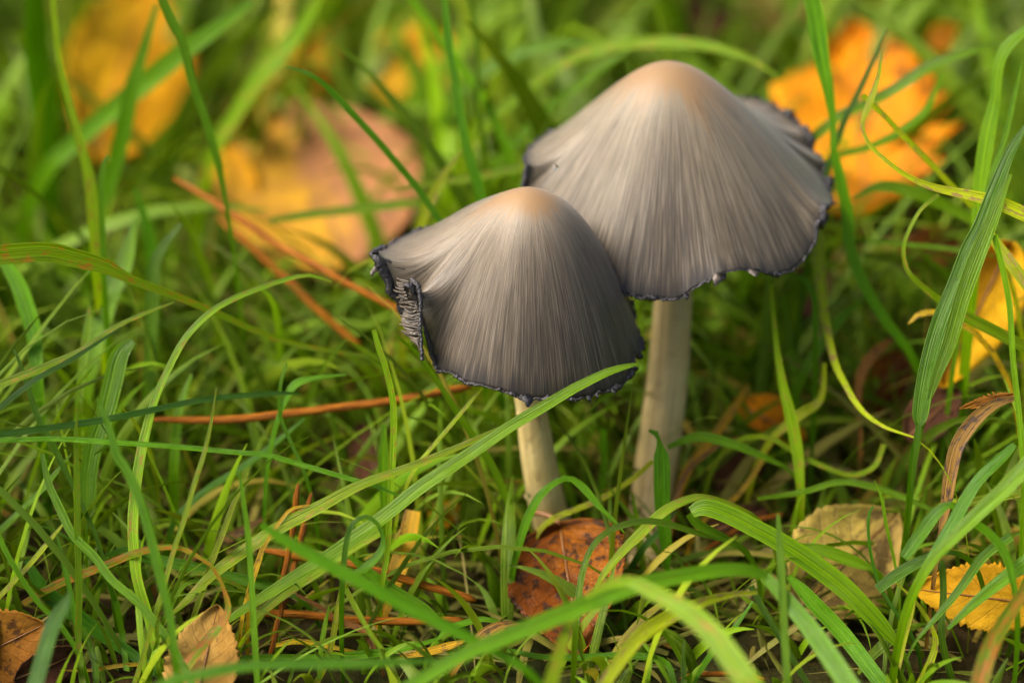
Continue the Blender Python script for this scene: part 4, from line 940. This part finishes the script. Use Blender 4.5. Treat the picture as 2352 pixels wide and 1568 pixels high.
# ------------------------------------------------------------------ fallen leaves
def leaf(label, base, tip, wl, wr, mat, roll=0.0, cup=0.12, serr=0.05, teeth=16, stalk=None, bend=0.06, shape=0.85, wobble=0.03, midrib=True):
    """base and tip: (x, y, d); wl, wr: half widths in picture units to the left and right of the base-to-tip line"""
    B = at(base[0], base[1], resolve(*base)); T = at(tip[0], tip[1], resolve(*tip))
    ax = T - B; L = ax.length; t = ax.normalized()
    v = ((B + T) / 2 - CAM).normalized()
    S = v.cross(t).normalized()          # to the right of the line as seen from the camera
    if S.dot(RX * -(tip[1] - base[1]) - UP * (tip[0] - base[0])) < 0: S = -S
    S = Matrix.Rotation(R(roll), 3, t) @ S
    N = S.cross(t).normalized()
    if N.dot(v) > 0: N = -N
    sc = K * (FOCUS + (base[2] + tip[2]) / 2000)
    nu, nv = 16, 72
    sd = random.uniform(0, 50)
    verts, uvs, faces = [], [], []
    for j in range(nv + 1):
        q = j / nv
        prof = (math.sin(math.pi * min(1.0, q ** shape)) ** 0.72) if 0 < q < 1 else 0.0
        prof = max(prof, 0.004)
        saw = ((q * teeth + 0.6 * nz(q * 4.0, sd)) % 1.0)
        for i in range(nu + 1):
            u = i / nu * 2 - 1
            w = (wl if u < 0 else wr) * sc * prof
            e = 1.0 + serr * (saw - 0.5) * (2 + 2.4 * nz(q * 9.0, sd + 3)) * (abs(u) ** 6) + 0.05 * (abs(u) ** 4) * nz(q * 5, sd + (1 if u > 0 else 0))
            z = cup * (wl + wr) * 0.5 * sc * (u * u) + bend * L * math.sin(math.pi * q) + wobble * L * nz(u * 1.6 + sd, q * 3.0, 1.0) * (0.3 + abs(u))
            z += 0.012 * L * nz(u * 5 + sd, q * 8.0, 5.0)
            verts.append(B + ax * (q + 0.01 * (1 - abs(u)) ) + S * (u * w * e) + N * (z))
            uvs.append((i / nu, q))
    for j in range(nv):
        for i in range(nu):
            a = j * (nu + 1) + i
            faces.append((a, a + 1, a + nu + 2, a + nu + 1))
    lo = min(vv.z for vv in verts)
    if lo < -0.002:
        for vv in verts: vv.z -= (lo + 0.002)
    o = link('fallen_leaf', mesh('fallen_leaf', verts, faces, uvs), mat)
    tag(o, label, 'fallen leaf', 'autumn leaves fallen in the grass')
    sm = o.modifiers.new('thickness', 'SOLIDIFY'); sm.thickness = 0.00018
    if midrib:
        path = [verts[j * (nu + 1) + nu // 2] + N * 0.0001 for j in range(1, nv, 3)]
        tv, tf, tu = tube(path, [0.00028 * (1 - 0.8 * k / len(path)) for k in range(len(path))], 6)
        link('midrib', mesh('midrib', tv, tf), STALK, o)
    if stalk:
        C = catmull([(base[0], base[1], resolve(*base))] + [(s[0], s[1], resolve(*s)) for s in stalk], 16)
        tv, tf, tu = tube([at(c[0], c[1], c[2]) for c in C], [0.0006] * 16, 8)
        link('leaf_stalk', mesh('leaf_stalk', tv, tf), STALK, o)
    return o
STALK = simple_mat('leaf_stalk', (0.19, 0.075, 0.020), (0.30, 0.13, 0.03), 0.45, 400.0)
LM_yellow = leaf_mat('leaf_yellow', (0.85, 0.47, 0.006), (0.78, 0.37, 0.006), (0.35, 0.13, 0.02), 0.30, (0.45, 0.20, 0.02), fine=0.5, seed=1)
LM_yellow2 = leaf_mat('leaf_golden', (0.78, 0.43, 0.015), (0.72, 0.36, 0.010), (0.42, 0.18, 0.02), 0.2, (0.50, 0.24, 0.02), fine=0.25, seed=4)
LM_orange = leaf_mat('leaf_orange', (0.85, 0.33, 0.003), (0.78, 0.26, 0.003), (0.14, 0.05, 0.01), 0.48, (0.40, 0.14, 0.01), fine=0.6, seed=9)
LM_pink = leaf_mat('leaf_yellow_pink', (0.74, 0.39, 0.020), (0.46, 0.20, 0.075), (0.22, 0.10, 0.06), 0.42, (0.42, 0.22, 0.08), fine=0.55, seed=2.5)
LM_rust = leaf_mat('leaf_red_brown', (0.29, 0.088, 0.002), (0.17, 0.042, 0.001), (0.020, 0.012, 0.007), 0.72, (0.10, 0.03, 0.01), fine=0.75, seed=3.3, rough=0.40, trans=0.10, spot_scale=8.0)
LM_tan = leaf_mat('leaf_tan', (0.56, 0.335, 0.075), (0.50, 0.27, 0.05), (0.13, 0.07, 0.035), 0.25, (0.24, 0.10, 0.035), fine=0.4, seed=6.1, spot_scale=6)
LM_mottle = leaf_mat('leaf_mottled', (0.50, 0.36, 0.065), (0.42, 0.28, 0.06), (0.10, 0.062, 0.018), 0.75, (0.30, 0.20, 0.08), fine=0.7, seed=7.7, trans=0.15, spot_scale=4)
LM_ochre = leaf_mat('leaf_ochre', (0.50, 0.215, 0.022), (0.44, 0.175, 0.020), (0.10, 0.045, 0.015), 0.45, (0.20, 0.075, 0.015), fine=0.5, seed=8.2, spot_scale=4)
LM_brown = leaf_mat('leaf_brown', (0.16, 0.062, 0.025), (0.11, 0.042, 0.020), (0.04, 0.02, 0.012), 0.5, (0.07, 0.03, 0.015), fine=0.6, seed=5.2, trans=0.12)
LM_pale = leaf_mat('leaf_pale_yellow', (0.62, 0.44, 0.11), (0.58, 0.36, 0.09), (0.30, 0.16, 0.05), 0.3, (0.45, 0.30, 0.1), seed=4.4)

leaf('red brown spotted leaf propped against the foot of the smaller mushroom', (1288, 1212, 22), (1340, 1512, 2), 146, 150, LM_rust, 10, 0.16, 0.03, 30, [(1275, 1192, 24), (1240, 1178, 26), (1215, 1182, 28)], 0.05, 0.62)
leaf('large leaf half yellow half pinkish brown behind the smaller cap', (810, 625, 118), (640, 262, 172), 225, 245, LM_pink, 10, 0.14, 0.03, 14, None, 0.04, 0.8)
leaf('bright orange leaf behind the scalloped edge of the larger cap', (1995, 500, 112), (1962, 66, 170), 190, 205, LM_orange, -8, 0.12, 0.16, 7, None, 0.08, 0.62, 0.10)
leaf('bright yellow leaf standing at the upper left', (205, 380, 150), (335, -30, 215), 130, 170, LM_yellow, 8, 0.1, 0.04, 12, None, 0.04, 0.9)
leaf('yellow leaf pieces behind the grass at the top middle', (1000, 260, 180), (905, 60, 210), 110, 110, LM_yellow2, 0, 0.1, 0.05, 9)
leaf('small orange leaf at the top beside the olive blade', (690, 250, 180), (735, 70, 195), 60, 60, LM_orange, 0, 0.1, 0.04, 9)
leaf('pale yellow leaf lying far back at the top right', (1660, 70, 205), (1860, 5, 215), 60, 60, LM_pale, 0, 0.1)
leaf('glossy yellow folded leaf at the right edge', (2318, 560, 46), (2155, 890, 40), 84, 74, LM_yellow, -14, 0.35, 0.02, 14, None, 0.05, 0.75)
leaf('small yellow leaf tip beside the folded yellow leaf', (2390, 640, 44), (2290, 720, 46), 26, 26, LM_yellow2, 0, 0.2)
leaf('small brownish orange leaf lying right of the larger stem', (1700, 930, 58), (1850, 1010, 52), 56, 46, LM_orange, 0, 0.15)
leaf('olive tan mottled leaf lying flat in the lower right', (1835, 1395, 14), (2060, 1180, 26), 136, 130, LM_mottle, 0, 0.08, 0.03, 14, None, 0.03, 0.85)
leaf('yellow serrated birch leaf in the lower right', (2400, 1390, 3), (2098, 1352, 4), 76, 80, LM_yellow2, 6, 0.1, 0.07, 22, None, 0.03, 0.8)
leaf('ochre serrated leaf at the bottom left corner', (-80, 1530, 0), (105, 1440, -2), 88, 90, LM_ochre, 0, 0.1, 0.08, 13, None, 0.03, 0.8)
leaf('dark brown curled leaf beside the ochre leaf', (30, 1560, 4), (190, 1490, 2), 44, 44, LM_brown, 20, 0.3, 0.06, 10)
leaf('tan veined birch leaf standing at the bottom left', (445, 1640, -2), (500, 1393, -1), 88, 78, LM_tan, -6, 0.1, 0.08, 13, None, 0.03, 0.75)
leaf('dark reddish brown leaf behind the blunt upright blade', (890, 1150, 58), (825, 975, 66), 48, 48, LM_brown, 0, 0.2)
leaf('dim red brown leaf below the torn cap edge', (760, 905, 95), (880, 870, 95), 34, 34, LM_rust, 0, 0.2)
leaf('dark brown leaf under the overhang of the larger cap', (1780, 720, 85), (1900, 620, 90), 60, 60, LM_brown, 0, 0.2)
leaf('rusty leaf lying behind the brown withered blade', (1960, 960, 60), (2090, 800, 66), 50, 56, LM_rust, 0, 0.2)
leaf('brown leaf far back above the larger cap', (1560, 85, 190), (1670, 5, 205), 70, 60, LM_brown, 0, 0.2)
leaf('small yellow leaf lying deep behind the straw blade', (985, 1205, 40), (1050, 1160, 44), 30, 30, LM_yellow, 0, 0.15)
leaf('small orange leaf scrap far back at the right', (2130, 110, 150), (2200, 60, 155), 30, 30, LM_orange, 0, 0.15)
leaf('tan leaf scrap at the left edge', (-20, 1190, 34), (40, 1120, 38), 34, 30, LM_tan, 0, 0.15)
leaf('brown leaf scrap under the larger stem', (1620, 1230, 34), (1760, 1170, 36), 40, 34, LM_brown, 0, 0.2)
leaf('orange frayed scrap hanging on the curled brown blade', (2330, 905, 3), (2205, 938, 2), 10, 14, LM_ochre, 0, 0.2, 0.25, 12, None, 0.06, 0.9, 0.03, False)
leaf('dull brown leaf lying behind the pale leaning straw', (1640, 1120, 48), (1760, 1040, 52), 50, 46, LM_brown, 0, 0.2)
leaf('brown leaf half hidden under the yellowing hooked blade', (2060, 620, 70), (2200, 540, 80), 56, 50, LM_rust, 0, 0.2)
leaf('dark brown leaf beneath the dark spotted blade', (2080, 1010, 34), (2200, 900, 40), 56, 50, LM_brown, 0, 0.2)
leaf('yellow leaf glimpsed at the left of the slanting needle', (585, 470, 140), (500, 330, 150), 50, 40, LM_yellow, 0, 0.1)

# ------------------------------------------------------------------ dew
def water_mat():
    m, nt = new_mat('dew'); t = NT(nt)
    p = t.n('ShaderNodeBsdfPrincipled')
    p.inputs['Base Color'].default_value = (1, 1, 1, 1); p.inputs['Roughness'].default_value = 0.02
    p.inputs['IOR'].default_value = 1.33; p.inputs['Transmission Weight'].default_value = 1.0
    o = t.n('ShaderNodeOutputMaterial'); t.l(p.outputs[0], o.inputs[0])
    return m
DEW = water_mat()
def drop(label, x, y, d, r):
    bm = bmesh.new()
    bmesh.ops.create_icosphere(bm, subdivisions=3, radius=r * PX)
    for v in bm.verts:
        v.co.z *= 0.9; v.co.x *= 1.0 + 0.08 * nz(v.co.y * 3000, 1)
    me = bpy.data.meshes.new('dew_drop'); bm.to_mesh(me); bm.free()
    me.polygons.foreach_set('use_smooth', [True] * len(me.polygons))
    o = link('dew_drop', me, DEW); o.location = at(x, y, d)
    tag(o, label, 'dew drop', 'drops of dew')
drop('bright round dew drop clinging low on the smaller stem', 1211, 1139, 30, 8)
drop('dark dew drop on the shoulder of the larger cap', 1275, 384, 16, 8)

# ------------------------------------------------------------------ the mass of grass
def inside(poly, x, y):
    poly = np.asarray(poly, float)
    xj, yj = np.roll(poly[:, 0], 1), np.roll(poly[:, 1], 1)
    res = np.zeros(x.shape, bool)
    for (xi, yi, xk, yk) in zip(poly[:, 0], poly[:, 1], xj, yj):
        c = ((yi > y) != (yk > y)) & (x < (xk - xi) * (y - yi) / (yk - yi + 1e-9) + xi)
        res ^= c
    return res
KEEP_CLEAR = [   # what stands in view and its depth: no seed grows across it
    ([(850,580),(990,515),(1080,475),(1215,425),(1310,470),(1400,600),(1480,760),(1480,850),(1440,900),(1215,950),(1000,870),(955,830),(900,740),(895,640)], 8, 1.0),
    ([(1195,440),(1210,330),(1380,215),(1480,140),(1600,140),(1700,205),(1850,280),(1930,450),(1880,580),(1790,645),(1600,700),(1420,700)], 24, 1.0),
    ([(1170,900),(1270,900),(1335,1250),(1220,1250)], 26, 0.97),
    ([(1490,680),(1600,680),(1555,1240),(1430,1240)], 38, 0.92),
    ([(1175,1330),(1290,1215),(1400,1260),(1450,1340),(1420,1480),(1200,1480)], 8, 0.72),
    ([(500,400),(610,280),(790,270),(900,370),(950,490),(900,570),(720,600),(520,480)], 150, 0.90),
    ([(1770,200),(1970,60),(2160,230),(2150,330),(1960,470),(1840,340)], 140, 0.68),
    ([(140,50),(440,30),(430,200),(300,360),(170,330)], 185, 0.90),
    ([(830,80),(1080,70),(1080,220),(850,230)], 165, 0.25),
    ([(1810,1200),(1960,1170),(2080,1260),(2040,1400),(1820,1390)], 8, 0.7),
    ([(2100,1300),(2352,1270),(2352,1460),(2120,1430)], 2, 0.88),
    ([(2140,860),(2290,580),(2352,600),(2300,760),(2200,860)], 36, 0.9),
    ([(0,1390),(110,1410),(110,1490),(60,1568),(0,1568)], -4, 0.9),
    ([(375,1500),(470,1400),(545,1410),(545,1568),(375,1568)], -4, 0.88),
    ([(340,940),(1090,870),(1090,920),(340,990)], 22, 0.75),
    ([(600,1250),(1095,1360),(1090,1400),(600,1290)], 4, 0.7), ([(560,1395),(1070,1405),(1070,1440),(560,1430)], 2, 0.7),
    ([(1570,700),(2000,680),(2130,900),(2100,1130),(1580,1230)], 40, 0.80), ([(640,1000),(900,960),(900,1180),(650,1200)], 30, 0.6), ([(380,1200),(640,1180),(640,1340),(380,1340)], 14, 0.6), ([(1560,1280),(1800,1320),(1800,1520),(1560,1520)], -4, 0.6),
    ([(400,400),(950,700),(930,740),(400,440)], 45, 0.35),
]
Rx = np.array(RX); Fw = np.array(FW); Up = np.array(UP); Cm = np.array(CAM)
def field(name, label, cat, count, region, length, width, palette, weights, mat, seed, droop=(0.3, 1.3), nearest=-40, segs=9, clump=0.5, keep=True, lean=(0.05, 0.55), avoid=1.0):
    g = np.random.default_rng(seed)
    x0, x1, y0, y1 = region
    bx = g.uniform(x0, x1, count); by = g.uniform(y0, y1, count)
    # tufts: some blades share a foot
    nt_ = max(1, count // 9)
    tx = g.uniform(x0, x1, nt_); ty = g.uniform(y0, y1, nt_)
    k = g.random(count) < clump
    pick = g.integers(0, nt_, count)
    bx = np.where(k, tx[pick] + g.normal(0, 0.004, count), bx); by = np.where(k, ty[pick] + g.normal(0, 0.004, count), by)
    L = g.uniform(length[0], length[1], count) * np.clip(0.75 + 0.25 * g.normal(0, 1, count), 0.45, 1.5)
    W = g.uniform(width[0], width[1], count)
    az = g.uniform(0, 2 * np.pi, count); th0 = g.uniform(lean[0], lean[1], count); dr = g.uniform(droop[0], droop[1], count)
    s = np.linspace(0, 1, segs + 1)
    th = th0[:, None] + dr[:, None] * s[None, :] ** 1.6
    dl = L[:, None] / segs
    az2 = az[:, None] + g.normal(0, 0.35, count)[:, None] * s[None, :]
    hx = np.cumsum(np.sin(th) * dl * np.cos(az2), axis=1); hy = np.cumsum(np.sin(th) * dl * np.sin(az2), axis=1); hz = np.cumsum(np.cos(th) * dl, axis=1)
    hx -= hx[:, :1]; hy -= hy[:, :1]; hz -= hz[:, :1]
    P = np.stack([bx[:, None] + hx, by[:, None] + hy, np.maximum(hz, 0.0005 * s[None, :]) - 0.003], axis=-1)
    V = P - Cm
    Z = V @ Fw
    X = 1176 + (V @ Rx) / Z / K; Y = 784 - (V @ Up) / Z / K; D = (Z - FOCUS) * 1000
    ok = np.ones(count, bool)
    seen = (X > -100) & (X < 2450) & (Y > -100) & (Y < 1670)
    ok &= ~((D < nearest) & seen).any(axis=1)
    ok &= (Z > 0.25).all(axis=1)
    if keep:
        hw = W[:, None] * 0.5 / Z / K
        for poly, dep, prob in KEEP_CLEAR:
            hit = np.zeros(count, bool)
            for sx in (-1, 0, 1):
                hit |= (inside(poly, X + sx * hw, Y) & (D < dep)).any(axis=1)
                # midpoints as well
                Xm, Ym = (X[:, 1:] + X[:, :-1]) / 2, (Y[:, 1:] + Y[:, :-1]) / 2
                hit |= (inside(poly, Xm, Ym) & (D[:, 1:] < dep)).any(axis=1)
            ok &= ~(hit & (g.random(count) < prob * avoid))
    idx = np.where(ok)[0]
    P = P[idx]; W = W[idx]; n = len(idx); az2 = az2[idx]; th = th[idx]
    T = np.gradient(P, axis=1); T /= np.linalg.norm(T, axis=2, keepdims=True) + 1e-12
    side = np.stack([-np.sin(az2), np.cos(az2), np.zeros_like(az2)], axis=-1)
    tw = g.normal(0, 0.7, n)[:, None] + g.normal(0, 0.8, n)[:, None] * s[None, :]
    nor = np.cross(side, T)
    Wd = side * np.cos(tw)[..., None] + nor * np.sin(tw)[..., None]
    Nd = np.cross(Wd, T)
    wp = np.minimum(1.0, 0.62 + s * 1.4) * np.clip((1 - s) / 0.45, 0.03, 1) ** 0.75
    half = 0.5 * W[:, None] * wp[None, :]
    cols = []
    for u in (-1, 0, 1):
        cols.append(P + Wd * (u * half)[..., None] + Nd * (half * 0.30 * abs(u))[..., None])
    V3 = np.stack(cols, axis=2).reshape(-1, 3)            # n, segs+1, 3
    ns = segs + 1
    a = (np.arange(n)[:, None, None] * ns * 3 + np.arange(segs)[None, :, None] * 3 + np.arange(2)[None, None, :]).ravel()
    F = np.stack([a, a + 1, a + 4, a + 3], axis=1)
    me = bpy.data.meshes.new(name)
    me.vertices.add(len(V3)); me.vertices.foreach_set('co', V3.astype(np.float32).ravel())
    me.loops.add(F.size); me.loops.foreach_set('vertex_index', F.astype(np.int32).ravel())
    me.polygons.add(len(F)); me.polygons.foreach_set('loop_start', (np.arange(len(F)) * 4).astype(np.int32))
    me.update(calc_edges=True)
    me.polygons.foreach_set('use_smooth', np.ones(len(F), bool))
    uvv = np.zeros((n, ns, 3, 2), np.float32)
    uvv[..., 0] = np.array([0, 0.5, 1.0])[None, None, :] + g.integers(0, 60, n)[:, None, None]
    uvv[..., 1] = s[None, :, None] * 14 + g.uniform(0, 50, n)[:, None, None]
    uvl = me.uv_layers.new(name='UVMap'); uvl.data.foreach_set('uv', uvv.reshape(-1, 2)[F.ravel()].ravel())
    pal = np.array(palette)[g.choice(len(palette), n, p=np.array(weights) / sum(weights))]
    pal = pal * g.uniform(0.30, 1.10, n)[:, None]
    c4 = np.ones((n, ns * 3, 4), np.float32); c4[:, :, :3] = pal[:, None, :]
    at_ = me.attributes.new('tint', 'FLOAT_COLOR', 'POINT'); at_.data.foreach_set('color', c4.ravel())
    o = link(name, me, mat)
    tag(o, label, cat, None, 'stuff')
    return o
GREENS = [(0.100, 0.255, 0.001), (0.175, 0.350, 0.001), (0.130, 0.260, 0.025), (0.045, 0.130, 0.001), (0.26, 0.35, 0.01), (0.50, 0.33, 0.05)]
FM = field_mat('field_blades')
field('grass', 'mass of blurred green grass filling the ground behind the mushrooms', 'grass', 7500, (-0.50, 0.50, 0.05, 0.62), (0.05, 0.115), (0.0030, 0.0068), GREENS, [5, 4, 3, 3, 1.2, 0.4], FM, 3, nearest=22)
field('grass', 'short green undergrowth between the larger blades', 'grass', 6800, (-0.42, 0.42, -0.20, 0.10), (0.012, 0.042), (0.0012, 0.0026), GREENS, [5, 4, 2, 4, 1.5, 1.0], FM, 5, droop=(0.2, 1.6), nearest=-26)
field('grass', 'scattered taller green blades in the near turf', 'grass', 2900, (-0.42, 0.42, -0.18, 0.10), (0.035, 0.075), (0.0012, 0.0028), GREENS, [5, 6, 3, 2, 1.5, 0.4], FM, 8, nearest=-10)
field('grass', 'fine tangle of thin crossing blades in the near turf', 'grass', 5200, (-0.42, 0.42, -0.16, 0.14), (0.05, 0.105), (0.0007, 0.0015), GREENS, [4, 6, 3, 2, 3, 1.5], FM, 21, droop=(0.6, 1.9), nearest=-12, clump=0.25, lean=(0.1, 0.9))
field('grass', 'long thin pale blades crossing in the blurred turf behind the caps', 'grass', 3000, (-0.40, 0.40, 0.04, 0.45), (0.06, 0.13), (0.0012, 0.0030), [(0.16, 0.33, 0.002), (0.24, 0.38, 0.01), (0.17, 0.29, 0.05), (0.07, 0.17, 0.001), (0.34, 0.38, 0.10)], [4, 4, 3, 3, 1.5], FM, 41, droop=(0.3, 1.7), nearest=24, clump=0.2, lean=(0.05, 0.8))
DEADP = [(0.26, 0.145, 0.05), (0.42, 0.29, 0.12), (0.14, 0.07, 0.028), (0.33, 0.15, 0.03)]
DM = field_mat('thatch_blades', 0.2, 0.6)
field('dead_grass', 'brown thatch of dead grass lying on the soil', 'dead grass', 11000, (-0.42, 0.42, -0.20, 0.32), (0.015, 0.055), (0.0007, 0.0020), DEADP, [4, 3, 3, 1.5], FM if False else DM, 13, droop=(0.2, 0.7), nearest=0, lean=(1.05, 1.5), avoid=0.4)

field('dead_grass', 'brown withered grass standing right of the larger stem', 'dead grass', 900, (0.018, 0.140, -0.01, 0.13), (0.03, 0.07), (0.0010, 0.0030), DEADP, [4, 2.5, 4, 2], DM, 31, droop=(0.3, 1.4), nearest=20, lean=(0.4, 1.3))
field('dead_grass', 'brown withered grass in the turf behind and left', 'dead grass', 1200, (-0.30, 0.30, 0.06, 0.40), (0.04, 0.09), (0.0015, 0.0040), DEADP, [4, 2.5, 4, 2], DM, 33, droop=(0.3, 1.4), nearest=40, lean=(0.3, 1.2))
